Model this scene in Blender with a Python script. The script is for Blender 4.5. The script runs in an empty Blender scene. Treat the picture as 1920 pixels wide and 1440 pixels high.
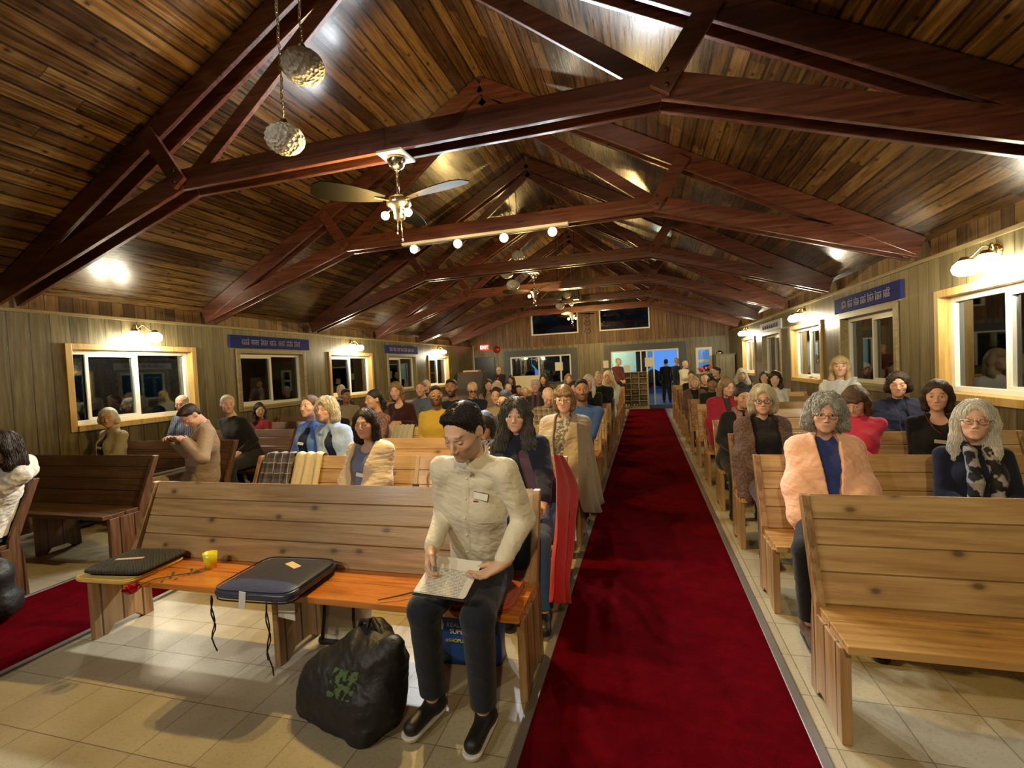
import bpy, math, random
import numpy as np
from mathutils import Matrix, Vector

# ------------------------------------------------------------------ camera, world, light
SC = bpy.context.scene
COL = SC.collection
EYE = 1.6
F_PX = 896.6
_yaw, _pit, _rol = .2718, .0318, -.0489
_F = np.array([-math.sin(_yaw)*math.cos(_pit), math.cos(_yaw)*math.cos(_pit), -math.sin(_pit)])
_R = np.array([math.cos(_yaw), math.sin(_yaw), 0]); _U = np.cross(_R, _F)
CR = math.cos(_rol)*_R + math.sin(_rol)*_U
CU = -math.sin(_rol)*_R + math.cos(_rol)*_U
cam_d = bpy.data.cameras.new('camera')
cam_d.sensor_width = 36; cam_d.lens = F_PX/1920*36; cam_d.clip_start = .02; cam_d.clip_end = 400
cam = bpy.data.objects.new('camera', cam_d); COL.objects.link(cam)
M = Matrix(((CR[0], CU[0], -_F[0], 0), (CR[1], CU[1], -_F[1], 0), (CR[2], CU[2], -_F[2], EYE), (0, 0, 0, 1)))
cam.matrix_world = M
SC.camera = cam
SC.view_settings.view_transform = 'Standard'; SC.view_settings.look = 'None'
SC.view_settings.gamma = 1; SC.view_settings.use_curve_mapping = False
SC.view_settings.exposure = 0.65
SC.cycles.use_adaptive_sampling = True; SC.cycles.adaptive_threshold = .045
SC.cycles.max_bounces = 5; SC.cycles.diffuse_bounces = 3; SC.cycles.glossy_bounces = 3
SC.cycles.transmission_bounces = 4; SC.cycles.transparent_max_bounces = 12
SC.cycles.sample_clamp_indirect = 6; SC.cycles.caustics_reflective = False; SC.cycles.caustics_refractive = False
SC.cycles.use_denoising = True

world = bpy.data.worlds.new('dusk'); SC.world = world; world.use_nodes = True
_nt = world.node_tree; _bg = _nt.nodes['Background']
_bg.inputs[0].default_value = (.09, .26, .72, 1); _bg.inputs[1].default_value = .75

def ray(px, py): return _F + CR*(px-960)/F_PX + CU*(720-py)/F_PX
def at(px, py, Y):
    """point of the depth plane Y seen in that direction: used to read sizes off the photograph"""
    r = ray(px, py); t = Y/r[1]; return Vector((r[0]*t, Y, EYE+r[2]*t))

WL, WR, XC, ZT = -6.823, 2.926, -1.948, 2.552
Y0, DY, ZK, XK, YF = 3.652, 2.558, 3.416, 2.148, 18.53
YB = -4.2
Z_EAVE, SLOPE = 2.78, .552
Z_RIDGE = Z_EAVE + (WR-XC)*SLOPE

LIGHT_SCALE = 1.0
def lamp(name, kind, loc, power, color, parent=None, **kw):
    d = bpy.data.lights.new(name, kind); d.energy = power*LIGHT_SCALE; d.color = color
    for k, v in kw.items(): setattr(d, k, v)
    o = bpy.data.objects.new(name, d); COL.objects.link(o); o.location = loc
    if parent: o.parent = parent
    return o
def aim(o, target, frm=None):
    v = Vector(target)-(Vector(frm) if frm is not None else o.location); o.rotation_euler = v.to_track_quat('-Z', 'Y').to_euler()

# stage flood lamps hang on the truss behind the camera; spot track hangs on the third truss
FLOOD = [(-4.0, -1.3, 3.2), (-2.6, -1.4, 3.35), (.2, -1.3, 3.2)]
FLOOD_AIM = [(-1.3, 4.2, .6), (-1.0, 7.5, .8), (1.7, 3.6, .6)]
FLOOD_W = (95, 120, 190)
FLOOD_C = ((1.0, .93, .80), (1.0, .90, .74), (1.0, .78, .42))
SPOT_W, SPOT_C = 170, (.86, .93, 1.0)
BULB_W, BULB_C = 90, (1.0, .68, .24)
WALL_W, WALL_C = 21, (1.0, .91, .66)

# ------------------------------------------------------------------ helpers
rng = random.Random(7)
def tag(o, label=None, cat=None, group=None, kind=None):
    if label: o['label'] = label
    if cat: o['category'] = cat
    if group: o['group'] = group
    if kind: o['kind'] = kind
    return o
def link(name, me, parent=None, loc=None):
    o = bpy.data.objects.new(name, me); COL.objects.link(o)
    if parent: o.parent = parent
    if loc is not None: o.location = loc
    return o
def empty(name, loc=(0, 0, 0), rz=0):
    o = bpy.data.objects.new(name, None); COL.objects.link(o); o.location = loc; o.rotation_euler = (0, 0, rz); o.empty_display_size = .1
    return o
def copy_tree(o, parent=None):
    c = o.copy(); COL.objects.link(c)
    if parent: c.parent = parent
    for ch in list(o.children): copy_tree(ch, c)
    return c

class MB:
    """collects shapes and links them as ONE mesh object"""
    def __init__(s): s.v = []; s.f = []; s.m = []; s.sm = []
    def add(s, vs, fs, mi=0, smooth=False):
        b = len(s.v); s.v += [tuple(v) for v in vs]
        for f in fs: s.f.append([i+b for i in f]); s.m.append(mi); s.sm.append(smooth)
        return s
    def box(s, lo, hi, mi=0, mat=None):
        x0, y0, z0 = lo; x1, y1, z1 = hi
        vs = [Vector(p) for p in ((x0,y0,z0),(x1,y0,z0),(x1,y1,z0),(x0,y1,z0),(x0,y0,z1),(x1,y0,z1),(x1,y1,z1),(x0,y1,z1))]
        if mat is not None: vs = [mat @ v for v in vs]
        return s.add(vs, [(0,3,2,1),(4,5,6,7),(0,1,5,4),(1,2,6,5),(2,3,7,6),(3,0,4,7)], mi)
    def beam(s, a, b, w, h, up=(0,0,1), mi=0):
        """rectangular bar from a to b; w across, h along up"""
        a = Vector(a); b = Vector(b); d = (b-a); L = d.length; d.normalize()
        u = Vector(up); u = (u - d*u.dot(d)).normalized(); r = d.cross(u)
        m = Matrix((( *(r), 0), (*d, 0), (*u, 0), (0,0,0,1))).transposed(); m.translation = a
        return s.box((-w/2, 0, -h/2), (w/2, L, h/2), mi, m)
    def tube(s, path, r, n=8, mi=0, closed=False, caps=True):
        P = [Vector(p) for p in path]; N = len(P); rs = r if hasattr(r, '__len__') else [r]*N
        vs = []; ref = None
        for i, p in enumerate(P):
            if closed: t = P[(i+1) % N]-P[i-1]
            else: t = P[min(i+1, N-1)]-P[max(i-1, 0)]
            if t.length < 1e-9: t = Vector((0,0,1))
            t.normalize()
            if ref is None: ref = t.orthogonal().normalized()
            ref = (ref - t*ref.dot(t))
            ref = ref.normalized() if ref.length > 1e-6 else t.orthogonal().normalized()
            bn = t.cross(ref)
            for k in range(n):
                a = 2*math.pi*k/n; vs.append(p+(ref*math.cos(a)+bn*math.sin(a))*rs[i])
        fs = []
        for i in range(N if closed else N-1):
            j = (i+1) % N
            for k in range(n): fs.append((i*n+k, i*n+(k+1) % n, j*n+(k+1) % n, j*n+k))
        if caps and not closed: fs += [tuple(range(n))[::-1], tuple((N-1)*n+k for k in range(n))]
        return s.add(vs, fs, mi, True)
    def lathe(s, prof, n=24, c=(0,0,0), mi=0, fn=None, mat=None):
        """prof: (radius, z) points turned about the vertical axis"""
        vs = []; c = Vector(c)
        for j, (r, z) in enumerate(prof):
            for k in range(n):
                a = 2*math.pi*k/n; rr = r*(fn(a, j) if fn else 1); v = Vector((rr*math.cos(a), rr*math.sin(a), z))
                vs.append((mat @ v if mat is not None else v)+c)
        fs = []
        for j in range(len(prof)-1):
            for k in range(n): fs.append((j*n+k, j*n+(k+1) % n, (j+1)*n+(k+1) % n, (j+1)*n+k))
        return s.add(vs, fs, mi, True)
    def ball(s, c, r, n=16, mi=0):
        rx, ry, rz = r if hasattr(r, '__len__') else (r, r, r)
        prof = [(max(math.sin(math.pi*j/(n//2)), 1e-4), -math.cos(math.pi*j/(n//2))) for j in range(n//2+1)]
        return s.lathe(prof, n, c, mi, None, Matrix.Diagonal((rx, ry, rz)))
    def prism(s, poly, axis, a, b, mi=0):
        """polygon given in the other two axes, extruded along axis 0, 1 or 2 from a to b"""
        def P(u, v, w): l = [u, v]; l.insert(axis, w); return l
        n = len(poly); vs = [P(u, v, a) for u, v in poly]+[P(u, v, b) for u, v in poly]
        fs = [tuple(range(n)), tuple(range(2*n-1, n-1, -1))]+[(i, (i+1) % n, n+(i+1) % n, n+i) for i in range(n)]
        return s.add(vs, fs, mi)
    def build(s, name, mats, parent=None, loc=None, bevel=0, recalc=True):
        me = bpy.data.meshes.new(name); me.from_pydata(s.v, [], s.f)
        if not hasattr(mats, '__len__'): mats = [mats]
        for m in mats: me.materials.append(m)
        me.polygons.foreach_set('material_index', s.m); me.polygons.foreach_set('use_smooth', s.sm)
        me.update()
        if recalc:
            import bmesh
            b = bmesh.new(); b.from_mesh(me); bmesh.ops.recalc_face_normals(b, faces=b.faces); b.to_mesh(me); b.free()
        o = link(name, me, parent, loc)
        if bevel:
            md = o.modifiers.new('bevel', 'BEVEL'); md.width = bevel; md.segments = 2; md.limit_method = 'ANGLE'
        return o

# ------------------------------------------------------------------ materials
MATS = {}
def nodemat(name):
    m = bpy.data.materials.new(name); m.use_nodes = True
    nt = m.node_tree; nt.nodes.clear()
    out = nt.nodes.new('ShaderNodeOutputMaterial'); bs = nt.nodes.new('ShaderNodeBsdfPrincipled')
    nt.links.new(bs.outputs[0], out.inputs[0]); MATS[name] = m
    return m, nt, bs
class NT:
    def __init__(s, nt): s.nt = nt
    def n(s, t, **kw):
        x = s.nt.nodes.new(t)
        for k, v in kw.items(): setattr(x, k, v)
        return x
    def l(s, a, b): s.nt.links.new(a, b)
    def val(s, sock, v):
        if hasattr(v, 'node'): s.l(v, sock)
        else: sock.default_value = v
    def math(s, op, a, b=0., c=None):
        x = s.n('ShaderNodeMath', operation=op); s.val(x.inputs[0], a); s.val(x.inputs[1], b)
        if c is not None: s.val(x.inputs[2], c)
        return x.outputs[0]
    def comb(s, x, y, z):
        c = s.n('ShaderNodeCombineXYZ'); s.val(c.inputs[0], x); s.val(c.inputs[1], y); s.val(c.inputs[2], z); return c.outputs[0]
    def sep(s, v): c = s.n('ShaderNodeSeparateXYZ'); s.l(v, c.inputs[0]); return c.outputs
    def noise(s, vec, scale, detail=3., rough=.55, out='Fac'):
        x = s.n('ShaderNodeTexNoise'); s.l(vec, x.inputs['Vector']); x.inputs['Scale'].default_value = scale
        x.inputs['Detail'].default_value = detail; x.inputs['Roughness'].default_value = rough; return x.outputs[out]
    def white(s, vec, out='Value'):
        x = s.n('ShaderNodeTexWhiteNoise'); s.l(vec, x.inputs[0]); return x.outputs[out]
    def voro(s, vec, scale, out='Distance', dims='3D'):
        x = s.n('ShaderNodeTexVoronoi', voronoi_dimensions=dims); s.l(vec, x.inputs['Vector']); x.inputs['Scale'].default_value = scale; return x.outputs[out]
    def ramp(s, fac, stops):
        x = s.n('ShaderNodeValToRGB'); s.l(fac, x.inputs[0]); e = x.color_ramp.elements
        while len(e) < len(stops): e.new(.5)
        for el, (p, c) in zip(e, stops): el.position = p; el.color = (*c, 1) if len(c) == 3 else c
        return x.outputs[0]
    def mix(s, f, a, b, mode='MIX'):
        x = s.n('ShaderNodeMix', data_type='RGBA', blend_type=mode); s.val(x.inputs[0], f)
        for i, c in ((6, a), (7, b)):
            if hasattr(c, 'node'): s.l(c, x.inputs[i])
            else: x.inputs[i].default_value = (*c, 1)
        return x.outputs[2]
    def bump(s, h, bs, dist=.01, strength=1.):
        x = s.n('ShaderNodeBump'); x.inputs['Distance'].default_value = dist; x.inputs['Strength'].default_value = strength
        s.l(h, x.inputs['Height']); s.l(x.outputs[0], bs.inputs['Normal'])
    def obj(s): return s.n('ShaderNodeTexCoord').outputs['Object']

def plain(name, color, rough=.6, metal=0., bump=0., bscale=60., var=.12, spec=None, coat=0, sheen=0):
    if name in MATS: return MATS[name]
    m, nt, bs = nodemat(name); N = NT(nt)
    o = N.obj(); f = N.noise(o, bscale*.35, 3)
    c = N.mix(f, tuple(v*(1-var) for v in color), tuple(min(1, v*(1+var)) for v in color)); N.l(c, bs.inputs['Base Color'])
    bs.inputs['Roughness'].default_value = rough; bs.inputs['Metallic'].default_value = metal
    if spec is not None: bs.inputs['Specular IOR Level'].default_value = spec
    if coat: bs.inputs['Coat Weight'].default_value = coat
    if sheen: bs.inputs['Sheen Weight'].default_value = sheen
    if bump: N.bump(N.noise(o, bscale, 4), bs, bump)
    return m
def emit(name, color, strength):
    m, nt, bs = nodemat(name); bs.inputs['Base Color'].default_value = (*color, 1)
    bs.inputs['Emission Color'].default_value = (*color, 1); bs.inputs['Emission Strength'].default_value = strength
    return m
def wood(name, dark, mid, light, plank=None, along=1, across=0, across2=None, grain=1., rough=.4, coat=.0, knots=.5, joint=.006, ends=0, varplank=.5, bumpd=.004, off=0., knotscale=2.2):
    """wood whose grain runs along one object axis; plank = board width (None: one board per mesh), ends = board length"""
    m, nt, bs = nodemat(name); N = NT(nt); o = N.obj(); s = N.sep(o)
    A = s[along]; B = s[across]
    if across2 is not None: B = N.math('ADD', B, N.math('MULTIPLY', s[across2], 1.0))
    rand = None; groove = None
    if plank:
        u = N.math('DIVIDE', N.math('ADD', B, off), plank); cell = N.math('FLOOR', u); fr = N.math('FRACT', u)
        groove = N.math('LESS_THAN', N.math('MINIMUM', fr, N.math('SUBTRACT', 1., fr)), joint/plank)
        cv = N.comb(cell, 0., 3.7)
        if ends:
            sh = N.math('ADD', N.math('DIVIDE', A, ends), N.math('MULTIPLY', N.white(cv), 1.)); ec = N.math('FLOOR', sh); ef = N.math('FRACT', sh)
            cv = N.comb(cell, ec, 3.7)
            groove = N.math('MAXIMUM', groove, N.math('LESS_THAN', ef, .0035/ends*1.5))
        if 'pew end' in name: groove = N.math('MULTIPLY', groove, N.math('LESS_THAN', s[2], .425))
        rand = N.white(cv)
    third = ({0, 1, 2}-{along, across}).pop()
    co = [0, 0, 0]
    co[0] = N.math('MULTIPLY', A, .065)
    co[1] = B; co[2] = s[third]
    vec = N.comb(*co)
    if rand is not None:
        va = N.n('ShaderNodeVectorMath', operation='ADD'); N.l(vec, va.inputs[0]); N.l(N.comb(N.math('MULTIPLY', rand, 37.), 0., N.math('MULTIPLY', rand, 11.)), va.inputs[1]); vec = va.outputs[0]
    warp = N.noise(vec, 4.*grain, 2)
    fine = N.noise(vec, 55.*grain, 4, .65)
    rings = N.math('SINE', N.math('MULTIPLY', N.math('ADD', warp, N.math('MULTIPLY', fine, .05)), 60.))
    g = N.math('ADD', N.math('MULTIPLY', fine, .72), N.math('ADD', N.math('MULTIPLY', rings, .10), N.math('MULTIPLY', warp, .32)))
    if rand is not None: g = N.math('ADD', g, N.math('MULTIPLY', N.math('SUBTRACT', rand, .5), varplank))
    c = N.ramp(g, [(.25, dark), (.52, mid), (.8, light)])
    if knots:
        kv = N.comb(N.math('MULTIPLY', A, .55), B, 0.)
        if rand is not None:
            vb = N.n('ShaderNodeVectorMath', operation='ADD'); N.l(kv, vb.inputs[0]); N.l(N.comb(N.math('MULTIPLY', rand, 21.), 0., 0.), vb.inputs[1]); kv = vb.outputs[0]
        kd = N.voro(kv, knotscale, dims='2D')
        kf = N.ramp(N.math('ADD', kd, N.math('MULTIPLY', N.math('SUBTRACT', fine, .5), .035)), [(.035, (1,)*3), (.075, (.30,)*3), (.13, (0,)*3)])
        c = N.mix(N.math('MULTIPLY', kf, knots), c, tuple(v*.25 for v in dark))
    if groove is not None: c = N.mix(N.math('MULTIPLY', groove, .85), c, tuple(v*.12 for v in dark))
    N.l(c, bs.inputs['Base Color'])
    r = N.math('ADD', N.math('MULTIPLY', N.math('SUBTRACT', fine, .5), .35), rough); N.l(r, bs.inputs['Roughness'])
    if coat: bs.inputs['Coat Weight'].default_value = coat; bs.inputs['Coat Roughness'].default_value = .18
    h = N.math('MULTIPLY', fine, .25)
    if groove is not None: h = N.math('SUBTRACT', h, groove)
    if rand is not None: h = N.math('ADD', h, N.math('MULTIPLY', rand, .15))
    N.bump(h, bs, bumpd)
    return m

CEIL = wood('stained cedar ceiling boards', (.034, .015, .005), (.095, .046, .013), (.21, .118, .038), joint=.009, plank=.125, along=1, across=0, ends=4.9, rough=.30, knots=.9, coat=.25, varplank=.42, knotscale=5.2)
UPPER = wood('stained cedar wall boards', (.07, .035, .012), (.15, .082, .030), (.25, .15, .058), plank=.15, along=2, across=1, rough=.5, knots=.6, varplank=.6, knotscale=4.)
UPPER_X = wood('stained cedar gable boards', (.07, .032, .012), (.16, .078, .032), (.25, .14, .06), plank=.14, along=2, across=0, rough=.5, knots=.35, varplank=.28)
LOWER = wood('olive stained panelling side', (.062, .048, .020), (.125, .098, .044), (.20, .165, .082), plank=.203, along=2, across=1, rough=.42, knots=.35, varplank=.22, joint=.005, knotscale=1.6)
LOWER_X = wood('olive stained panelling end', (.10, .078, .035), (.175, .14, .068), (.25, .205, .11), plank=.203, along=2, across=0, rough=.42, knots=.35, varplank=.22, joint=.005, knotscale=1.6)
BEAM = wood('red brown varnished beam', (.042, .012, .007), (.092, .028, .015), (.155, .052, .028), along=0, across=2, rough=.33, knots=.5, coat=.3, knotscale=3.)
PEW = wood('varnished fir pew boards', (.29, .170, .068), (.43, .27, .118), (.56, .385, .185), along=0, across=2, rough=.36, knots=.8, coat=.25, knotscale=4.6)
PEW_SEAT = wood('orange varnished pew seat', (.36, .10, .018), (.60, .20, .035), (.72, .29, .06), along=0, across=1, rough=.25, knots=.3, coat=.5)
PEW_END = wood('varnished fir pew end', (.16, .080, .030), (.32, .18, .072), (.45, .28, .13), plank=.13, along=2, across=1, rough=.4, knots=.3, coat=.2, varplank=.25, off=.04)
PEW_DARK = wood('shade darkened pew boards', (.055, .024, .010), (.115, .052, .022), (.19, .095, .042), along=0, across=2, rough=.4, knots=.3, coat=.2)  # shade over the left pews is put into this darker wood colour
PEW_DARK_END = wood('shade darkened pew end', (.055, .024, .010), (.12, .052, .022), (.19, .095, .042), plank=.13, along=2, across=1, rough=.4, knots=.3, coat=.2)
CASING_LIT = wood('lamplit window casing', (.34, .20, .055), (.50, .32, .10), (.62, .42, .16), along=2, across=1, rough=.4, knots=.2)  # brighter colour carries the wall lamps' glow on the casings below them
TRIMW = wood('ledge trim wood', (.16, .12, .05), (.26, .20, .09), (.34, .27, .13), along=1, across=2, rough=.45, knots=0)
VINYL = plain('white vinyl', (.78, .80, .76), .35, var=.03)
NAVY = plain('navy painted board', (.030, .040, .23), .8, var=.1, spec=.1)
NAVYTRIM = plain('blue grey painted trim', (.055, .068, .085), .45, var=.15)
CHROME = plain('chrome', (.75, .72, .66), .18, 1., var=.03)
BRASS = plain('brushed brass', (.55, .42, .20), .25, 1., var=.05)
BLACK = plain('black plastic', (.012, .012, .013), .5, var=.1)
WHITE = plain('white paint', (.75, .74, .70), .5, var=.04)
PAPER = plain('white paper', (.78, .76, .70), .8, var=.03)

def glass_pane(name, refl=.10, tint=(1, 1, 1)):
    m = bpy.data.materials.new(name); m.use_nodes = True; nt = m.node_tree; nt.nodes.clear(); N = NT(nt)
    out = N.n('ShaderNodeOutputMaterial'); mx = N.n('ShaderNodeMixShader'); t = N.n('ShaderNodeBsdfTransparent'); g = N.n('ShaderNodeBsdfGlossy')
    t.inputs[0].default_value = (*tint, 1); g.inputs[1].default_value = .02
    fr = N.n('ShaderNodeFresnel'); fr.inputs[0].default_value = 1.5
    f = N.math('MULTIPLY', fr.outputs[0], 1.6); N.l(N.math('ADD', f, refl*.3), mx.inputs[0])
    N.l(t.outputs[0], mx.inputs[1]); N.l(g.outputs[0], mx.inputs[2]); N.l(mx.outputs[0], out.inputs[0])
    return m
GLASS = glass_pane('window glass', .10, (.75, .85, .82))

def floor_mat():
    m, nt, bs = nodemat('beige vinyl floor tiles'); N = NT(nt); o = N.obj(); s = N.sep(o)
    T = .324
    def fr(v, off):
        u = N.math('DIVIDE', N.math('ADD', v, off), T); return N.math('FLOOR', u), N.math('FRACT', u)
    cx, fx = fr(s[0], 2.548); cy, fy = fr(s[1], -1.5)
    def edge(f): return N.math('MINIMUM', f, N.math('SUBTRACT', 1., f))
    e = N.math('MINIMUM', edge(fx), edge(fy)); gr = N.math('LESS_THAN', e, .0065)
    rnd = N.white(N.comb(cx, cy, 0.)); blot = N.noise(o, 3., 4); sp = N.noise(o, 70., 3, .7)
    c = N.ramp(N.math('ADD', N.math('MULTIPLY', blot, .7), N.math('MULTIPLY', rnd, .25)), [(.25, (.36, .31, .20)), (.55, (.46, .40, .27)), (.85, (.54, .48, .34))])
    c = N.mix(N.ramp(sp, [(.36, (.45,)*3), (.46, (0,)*3)]), c, (.26, .21, .12))
    scf = N.ramp(N.noise(o, 1.3, 5, .7), [(.58, (0,)*3), (.72, (.5,)*3)])
    c = N.mix(scf, c, (.24, .20, .13))
    c = N.mix(N.math('MULTIPLY', gr, .75), c, (.10, .075, .045)); N.l(c, bs.inputs['Base Color'])
    N.l(N.math('ADD', N.math('MULTIPLY', blot, .3), .20), bs.inputs['Roughness'])
    N.bump(N.math('SUBTRACT', N.math('MULTIPLY', sp, .2), gr), bs, .0015)
    return m
FLOOR = floor_mat()
def carpet_mat():
    m, nt, bs = nodemat('red cut pile carpet'); N = NT(nt); o = N.obj()
    a = N.noise(o, 9., 5, .7); b = N.noise(o, 160., 2); pile = N.noise(o, 420., 2)
    c = N.ramp(N.math('ADD', N.math('MULTIPLY', a, .6), N.math('MULTIPLY', b, .4)), [(.3, (.085, .0012, .004)), (.55, (.165, .0022, .007)), (.8, (.25, .006, .013))])
    N.l(c, bs.inputs['Base Color']); bs.inputs['Roughness'].default_value = 1.; bs.inputs['Specular IOR Level'].default_value = .02
    N.bump(N.math('ADD', pile, N.math('MULTIPLY', a, 1.)), bs, .012)
    return m
CARPET = carpet_mat()
# ------------------------------------------------------------------ room shell
def struct(o): o['kind'] = 'structure'; return o
WINS = [(4.20, 5.93), (6.75, 8.46), (9.27, 11.02), (11.80, 13.5), (14.38, 16.05)]
WZ0, WZ1 = 1.10, 2.16
struct(MB().box((WL-.3, YB-.3, -.2), (WR+.3, YF+.3, 0)).build('floor', FLOOR))

def side_wall(name, x, out, m_lo, m_up):
    b = MB(); t = .16; xa, xb = sorted((x, x+out*t)); ya = YB
    segs = []
    for (y0, y1) in WINS:
        segs.append((ya, y0, 0, ZT)); segs.append((y0, y1, 0, WZ0)); segs.append((y0, y1, WZ1, ZT)); ya = y1
    segs.append((ya, YF, 0, ZT))
    for (p, q, z0, z1) in segs: b.box((xa, p, z0), (xb, q, z1), 0)
    xu, xv = sorted((x+out*.05, x+out*t))
    b.box((xu, YB, ZT), (xv, YF, Z_EAVE+.12), 1)
    return struct(b.build(name, [m_lo, m_up]))
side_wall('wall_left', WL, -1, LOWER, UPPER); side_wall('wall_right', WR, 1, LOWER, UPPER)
for nm, x, o in (('trim_left', WL, 1), ('trim_right', WR, -1)):
    xa, xb = sorted((x-o*.05, x+o*.022))
    struct(MB().box((xa, YB+.01, ZT-.035), (xb, YF-.01, ZT+.006)).build(nm, TRIMW, bevel=.003))
for nm, x, o in (('baseboard_left', WL, 1), ('baseboard_right', WR, -1)):
    xa, xb = sorted((x, x+o*.015)); struct(MB().box((xa, YB+.01, 0), (xb, YF-.01, .09)).build(nm, PEW_DARK))

# ceiling: two sloping decks of boards
def deck(sgn):
    xe = XC+sgn*(WR-XC+.3); ze = Z_RIDGE-abs(xe-XC)*SLOPE
    return MB().prism([(XC, Z_RIDGE), (xe, ze), (xe, ze+.12), (XC, Z_RIDGE+.12)], 1, YB-.2, YF+.2)
cb = deck(1); d2 = deck(-1); cb.add(d2.v, d2.f)
struct(cb.build('ceiling', CEIL))

# end walls with their openings
def gable_poly_top(x): return Z_RIDGE - abs(x-XC)*SLOPE
def end_wall(name, y0, y1, holes, zsplit):
    b = MB(); xs = sorted({WL-.16, WR+.16, XC, *[h[0] for h in holes], *[h[1] for h in holes]})
    for xa, xb in zip(xs[:-1], xs[1:]):
        hs = sorted([h for h in holes if h[0] <= xa+1e-6 and h[1] >= xb-1e-6], key=lambda h: h[2])
        z = 0; segs = []
        for h in hs: segs.append((z, h[2])); z = h[3]
        for (p, q) in segs:
            if q <= zsplit or p >= zsplit: b.box((xa, y0, p), (xb, y1, q), 0 if q <= zsplit else 1)
            else: b.box((xa, y0, p), (xb, y1, zsplit), 0); b.box((xa, y0, zsplit), (xb, y1, q), 1)
        if z < zsplit: b.box((xa, y0, z), (xb, y1, zsplit), 0); z = zsplit
        b.prism([(xa, z), (xb, z), (xb, gable_poly_top(xb)+.05), (xa, gable_poly_top(xa)+.05)], 1, y0+.012, y1, 1)
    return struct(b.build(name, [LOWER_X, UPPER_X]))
CL1, CL2 = (-4.26, -2.40, 2.86, 3.70), (-1.60, .25, 2.86, 3.76)
HW, HD, HS = (-5.18, -2.745, .95, 2.06), (-1.22, 1.216, .0, 2.06), (1.80, 2.35, 1.08, 2.04)
end_wall('wall_back', YF, YF+.16, [CL1, CL2, HW, HD, HS], 2.42)
end_wall('wall_front', YB-.16, YB, [], 2.42)

# ------------------------------------------------------------------ side windows
def side_window(idx, x, o, y0, y1, lit):
    """o = +1 when the room lies on the +x side of the wall"""
    root = MB(); d = .15
    cm = CASING_LIT if lit else TRIMW
    w = .055
    def bx(b, xa, xb, p, q, z0, z1, mi=0): xs = sorted((x+o*xa, x+o*xb)); b.box((xs[0], p, z0), (xs[1], q, z1), mi)
    # casing lining the opening, standing proud of the panelling
    proj = .03
    bx(root, -d, proj, y0-.02, y0+w, WZ0-.02, WZ1+.02); bx(root, -d, proj, y1-w, y1+.02, WZ0-.02, WZ1+.02)
    bx(root, -d, proj, y0+w, y1-w, WZ1-w, WZ1+.02); bx(root, -d, proj+.02, y0+w, y1-w, WZ0-.02, WZ0+w)
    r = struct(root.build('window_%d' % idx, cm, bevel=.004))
    a, b_, c, e = y0+w, y1-w, WZ0+w, WZ1-w; t = .055
    f = MB(); bx(f, -.145, -.075, a, a+t, c, e); bx(f, -.145, -.075, b_-t, b_, c, e); bx(f, -.145, -.075, a+t, b_-t, c, c+t); bx(f, -.145, -.075, a+t, b_-t, e-t, e)
    mid = (a+b_)/2+(.02 if lit else 0); bx(f, -.14, -.085, mid-.03, mid+.03, c+t, e-t)
    f.build('window_frame', VINYL, r, bevel=.003)
    s = MB(); sa, sb = (a+.20, mid+.03) if (lit and idx in (1, 6)) else (a+t, mid)
    for p, q, z0, z1 in ((sa, sa+.035, c+t, e-t), (sb-.035, sb, c+t, e-t), (sa+.035, sb-.035, c+t, c+t+.03), (sa+.035, sb-.035, e-t-.03, e-t)): bx(s, -.10, -.078, p, q, z0, z1)
    s.build('sash', VINYL, r)
    g = MB(); bx(g, -.122, -.118, a+t, b_-t, c+t, e-t)
    g.build('pane', GLASS, r)
    return r
for i, (p, q) in enumerate(WINS):
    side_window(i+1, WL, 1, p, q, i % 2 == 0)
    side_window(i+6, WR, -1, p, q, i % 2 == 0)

# ------------------------------------------------------------------ openings of the far wall
def far_frame(name, h, m, t=.05, depth=(-.03, .06), mull=(), glass=True, bottom=True, gy=.05):
    x0, x1, z0, z1 = h; b = MB(); ya, yb = YF+depth[0], YF+depth[1]
    b.box((x0, ya, z0), (x0+t, yb, z1)); b.box((x1-t, ya, z0), (x1, yb, z1)); b.box((x0+t, ya, z1-t), (x1-t, yb, z1))
    if bottom: b.box((x0+t, ya, z0), (x1-t, yb, z0+t))
    for mx in mull: b.box((mx-t/2, ya, z0), (mx+t/2, yb, z1-t))
    o = struct(b.build(name, m, bevel=.003))
    if glass: MB().box((x0+t, YF+gy, z0+(t if bottom else 0)), (x1-t, YF+gy+.005, z1-t)).build('pane', GLASS, o)
    return o
far_frame('window_11', CL1, VINYL); far_frame('window_12', CL2, VINYL)
far_frame('window_13', HW, VINYL, mull=(-4.02, -3.15)); far_frame('window_14', HS, VINYL, t=.09, mull=())
bpy.data.objects['window_14']; MB().box((1.8, YF-.028, 1.50), (2.35, YF+.058, 1.60)).build('mullion', VINYL, bpy.data.objects['window_14'])
dr = far_frame('door_1', HD, VINYL, bottom=False, glass=False, mull=(-.12, .33))
MB().box((-1.17, YF+.05, .04), (.33, YF+.056, 2.0)).build('pane', GLASS, dr)
MB().box((.06, YF+.02, 0), (.12, YF+.045, 2.0)).build('sliding_stile', VINYL, dr)
def far_trim(name, x0, x1, z1, z0, w):
    b = MB(); ya, yb = YF-.028, YF+.0
    b.box((x0, ya, z0), (x0+w, yb, z1)); b.box((x1-w, ya, z0), (x1, yb, z1)); b.box((x0+w, ya, z1-w), (x1-w, yb, z1))
    return struct(b.build(name, NAVYTRIM, bevel=.004))
far_trim('trim_1', -5.43, -2.49, 2.30, .95, .245); far_trim('trim_2', -1.47, 1.46, 2.30, 0, .24)
d2_ = struct(MB().box((-6.72, YF-.05, 0), (-5.83, YF-.005, 2.12)).build('door_2', plain('dark painted door', (.018, .020, .026), .35), bevel=.006))
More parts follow.
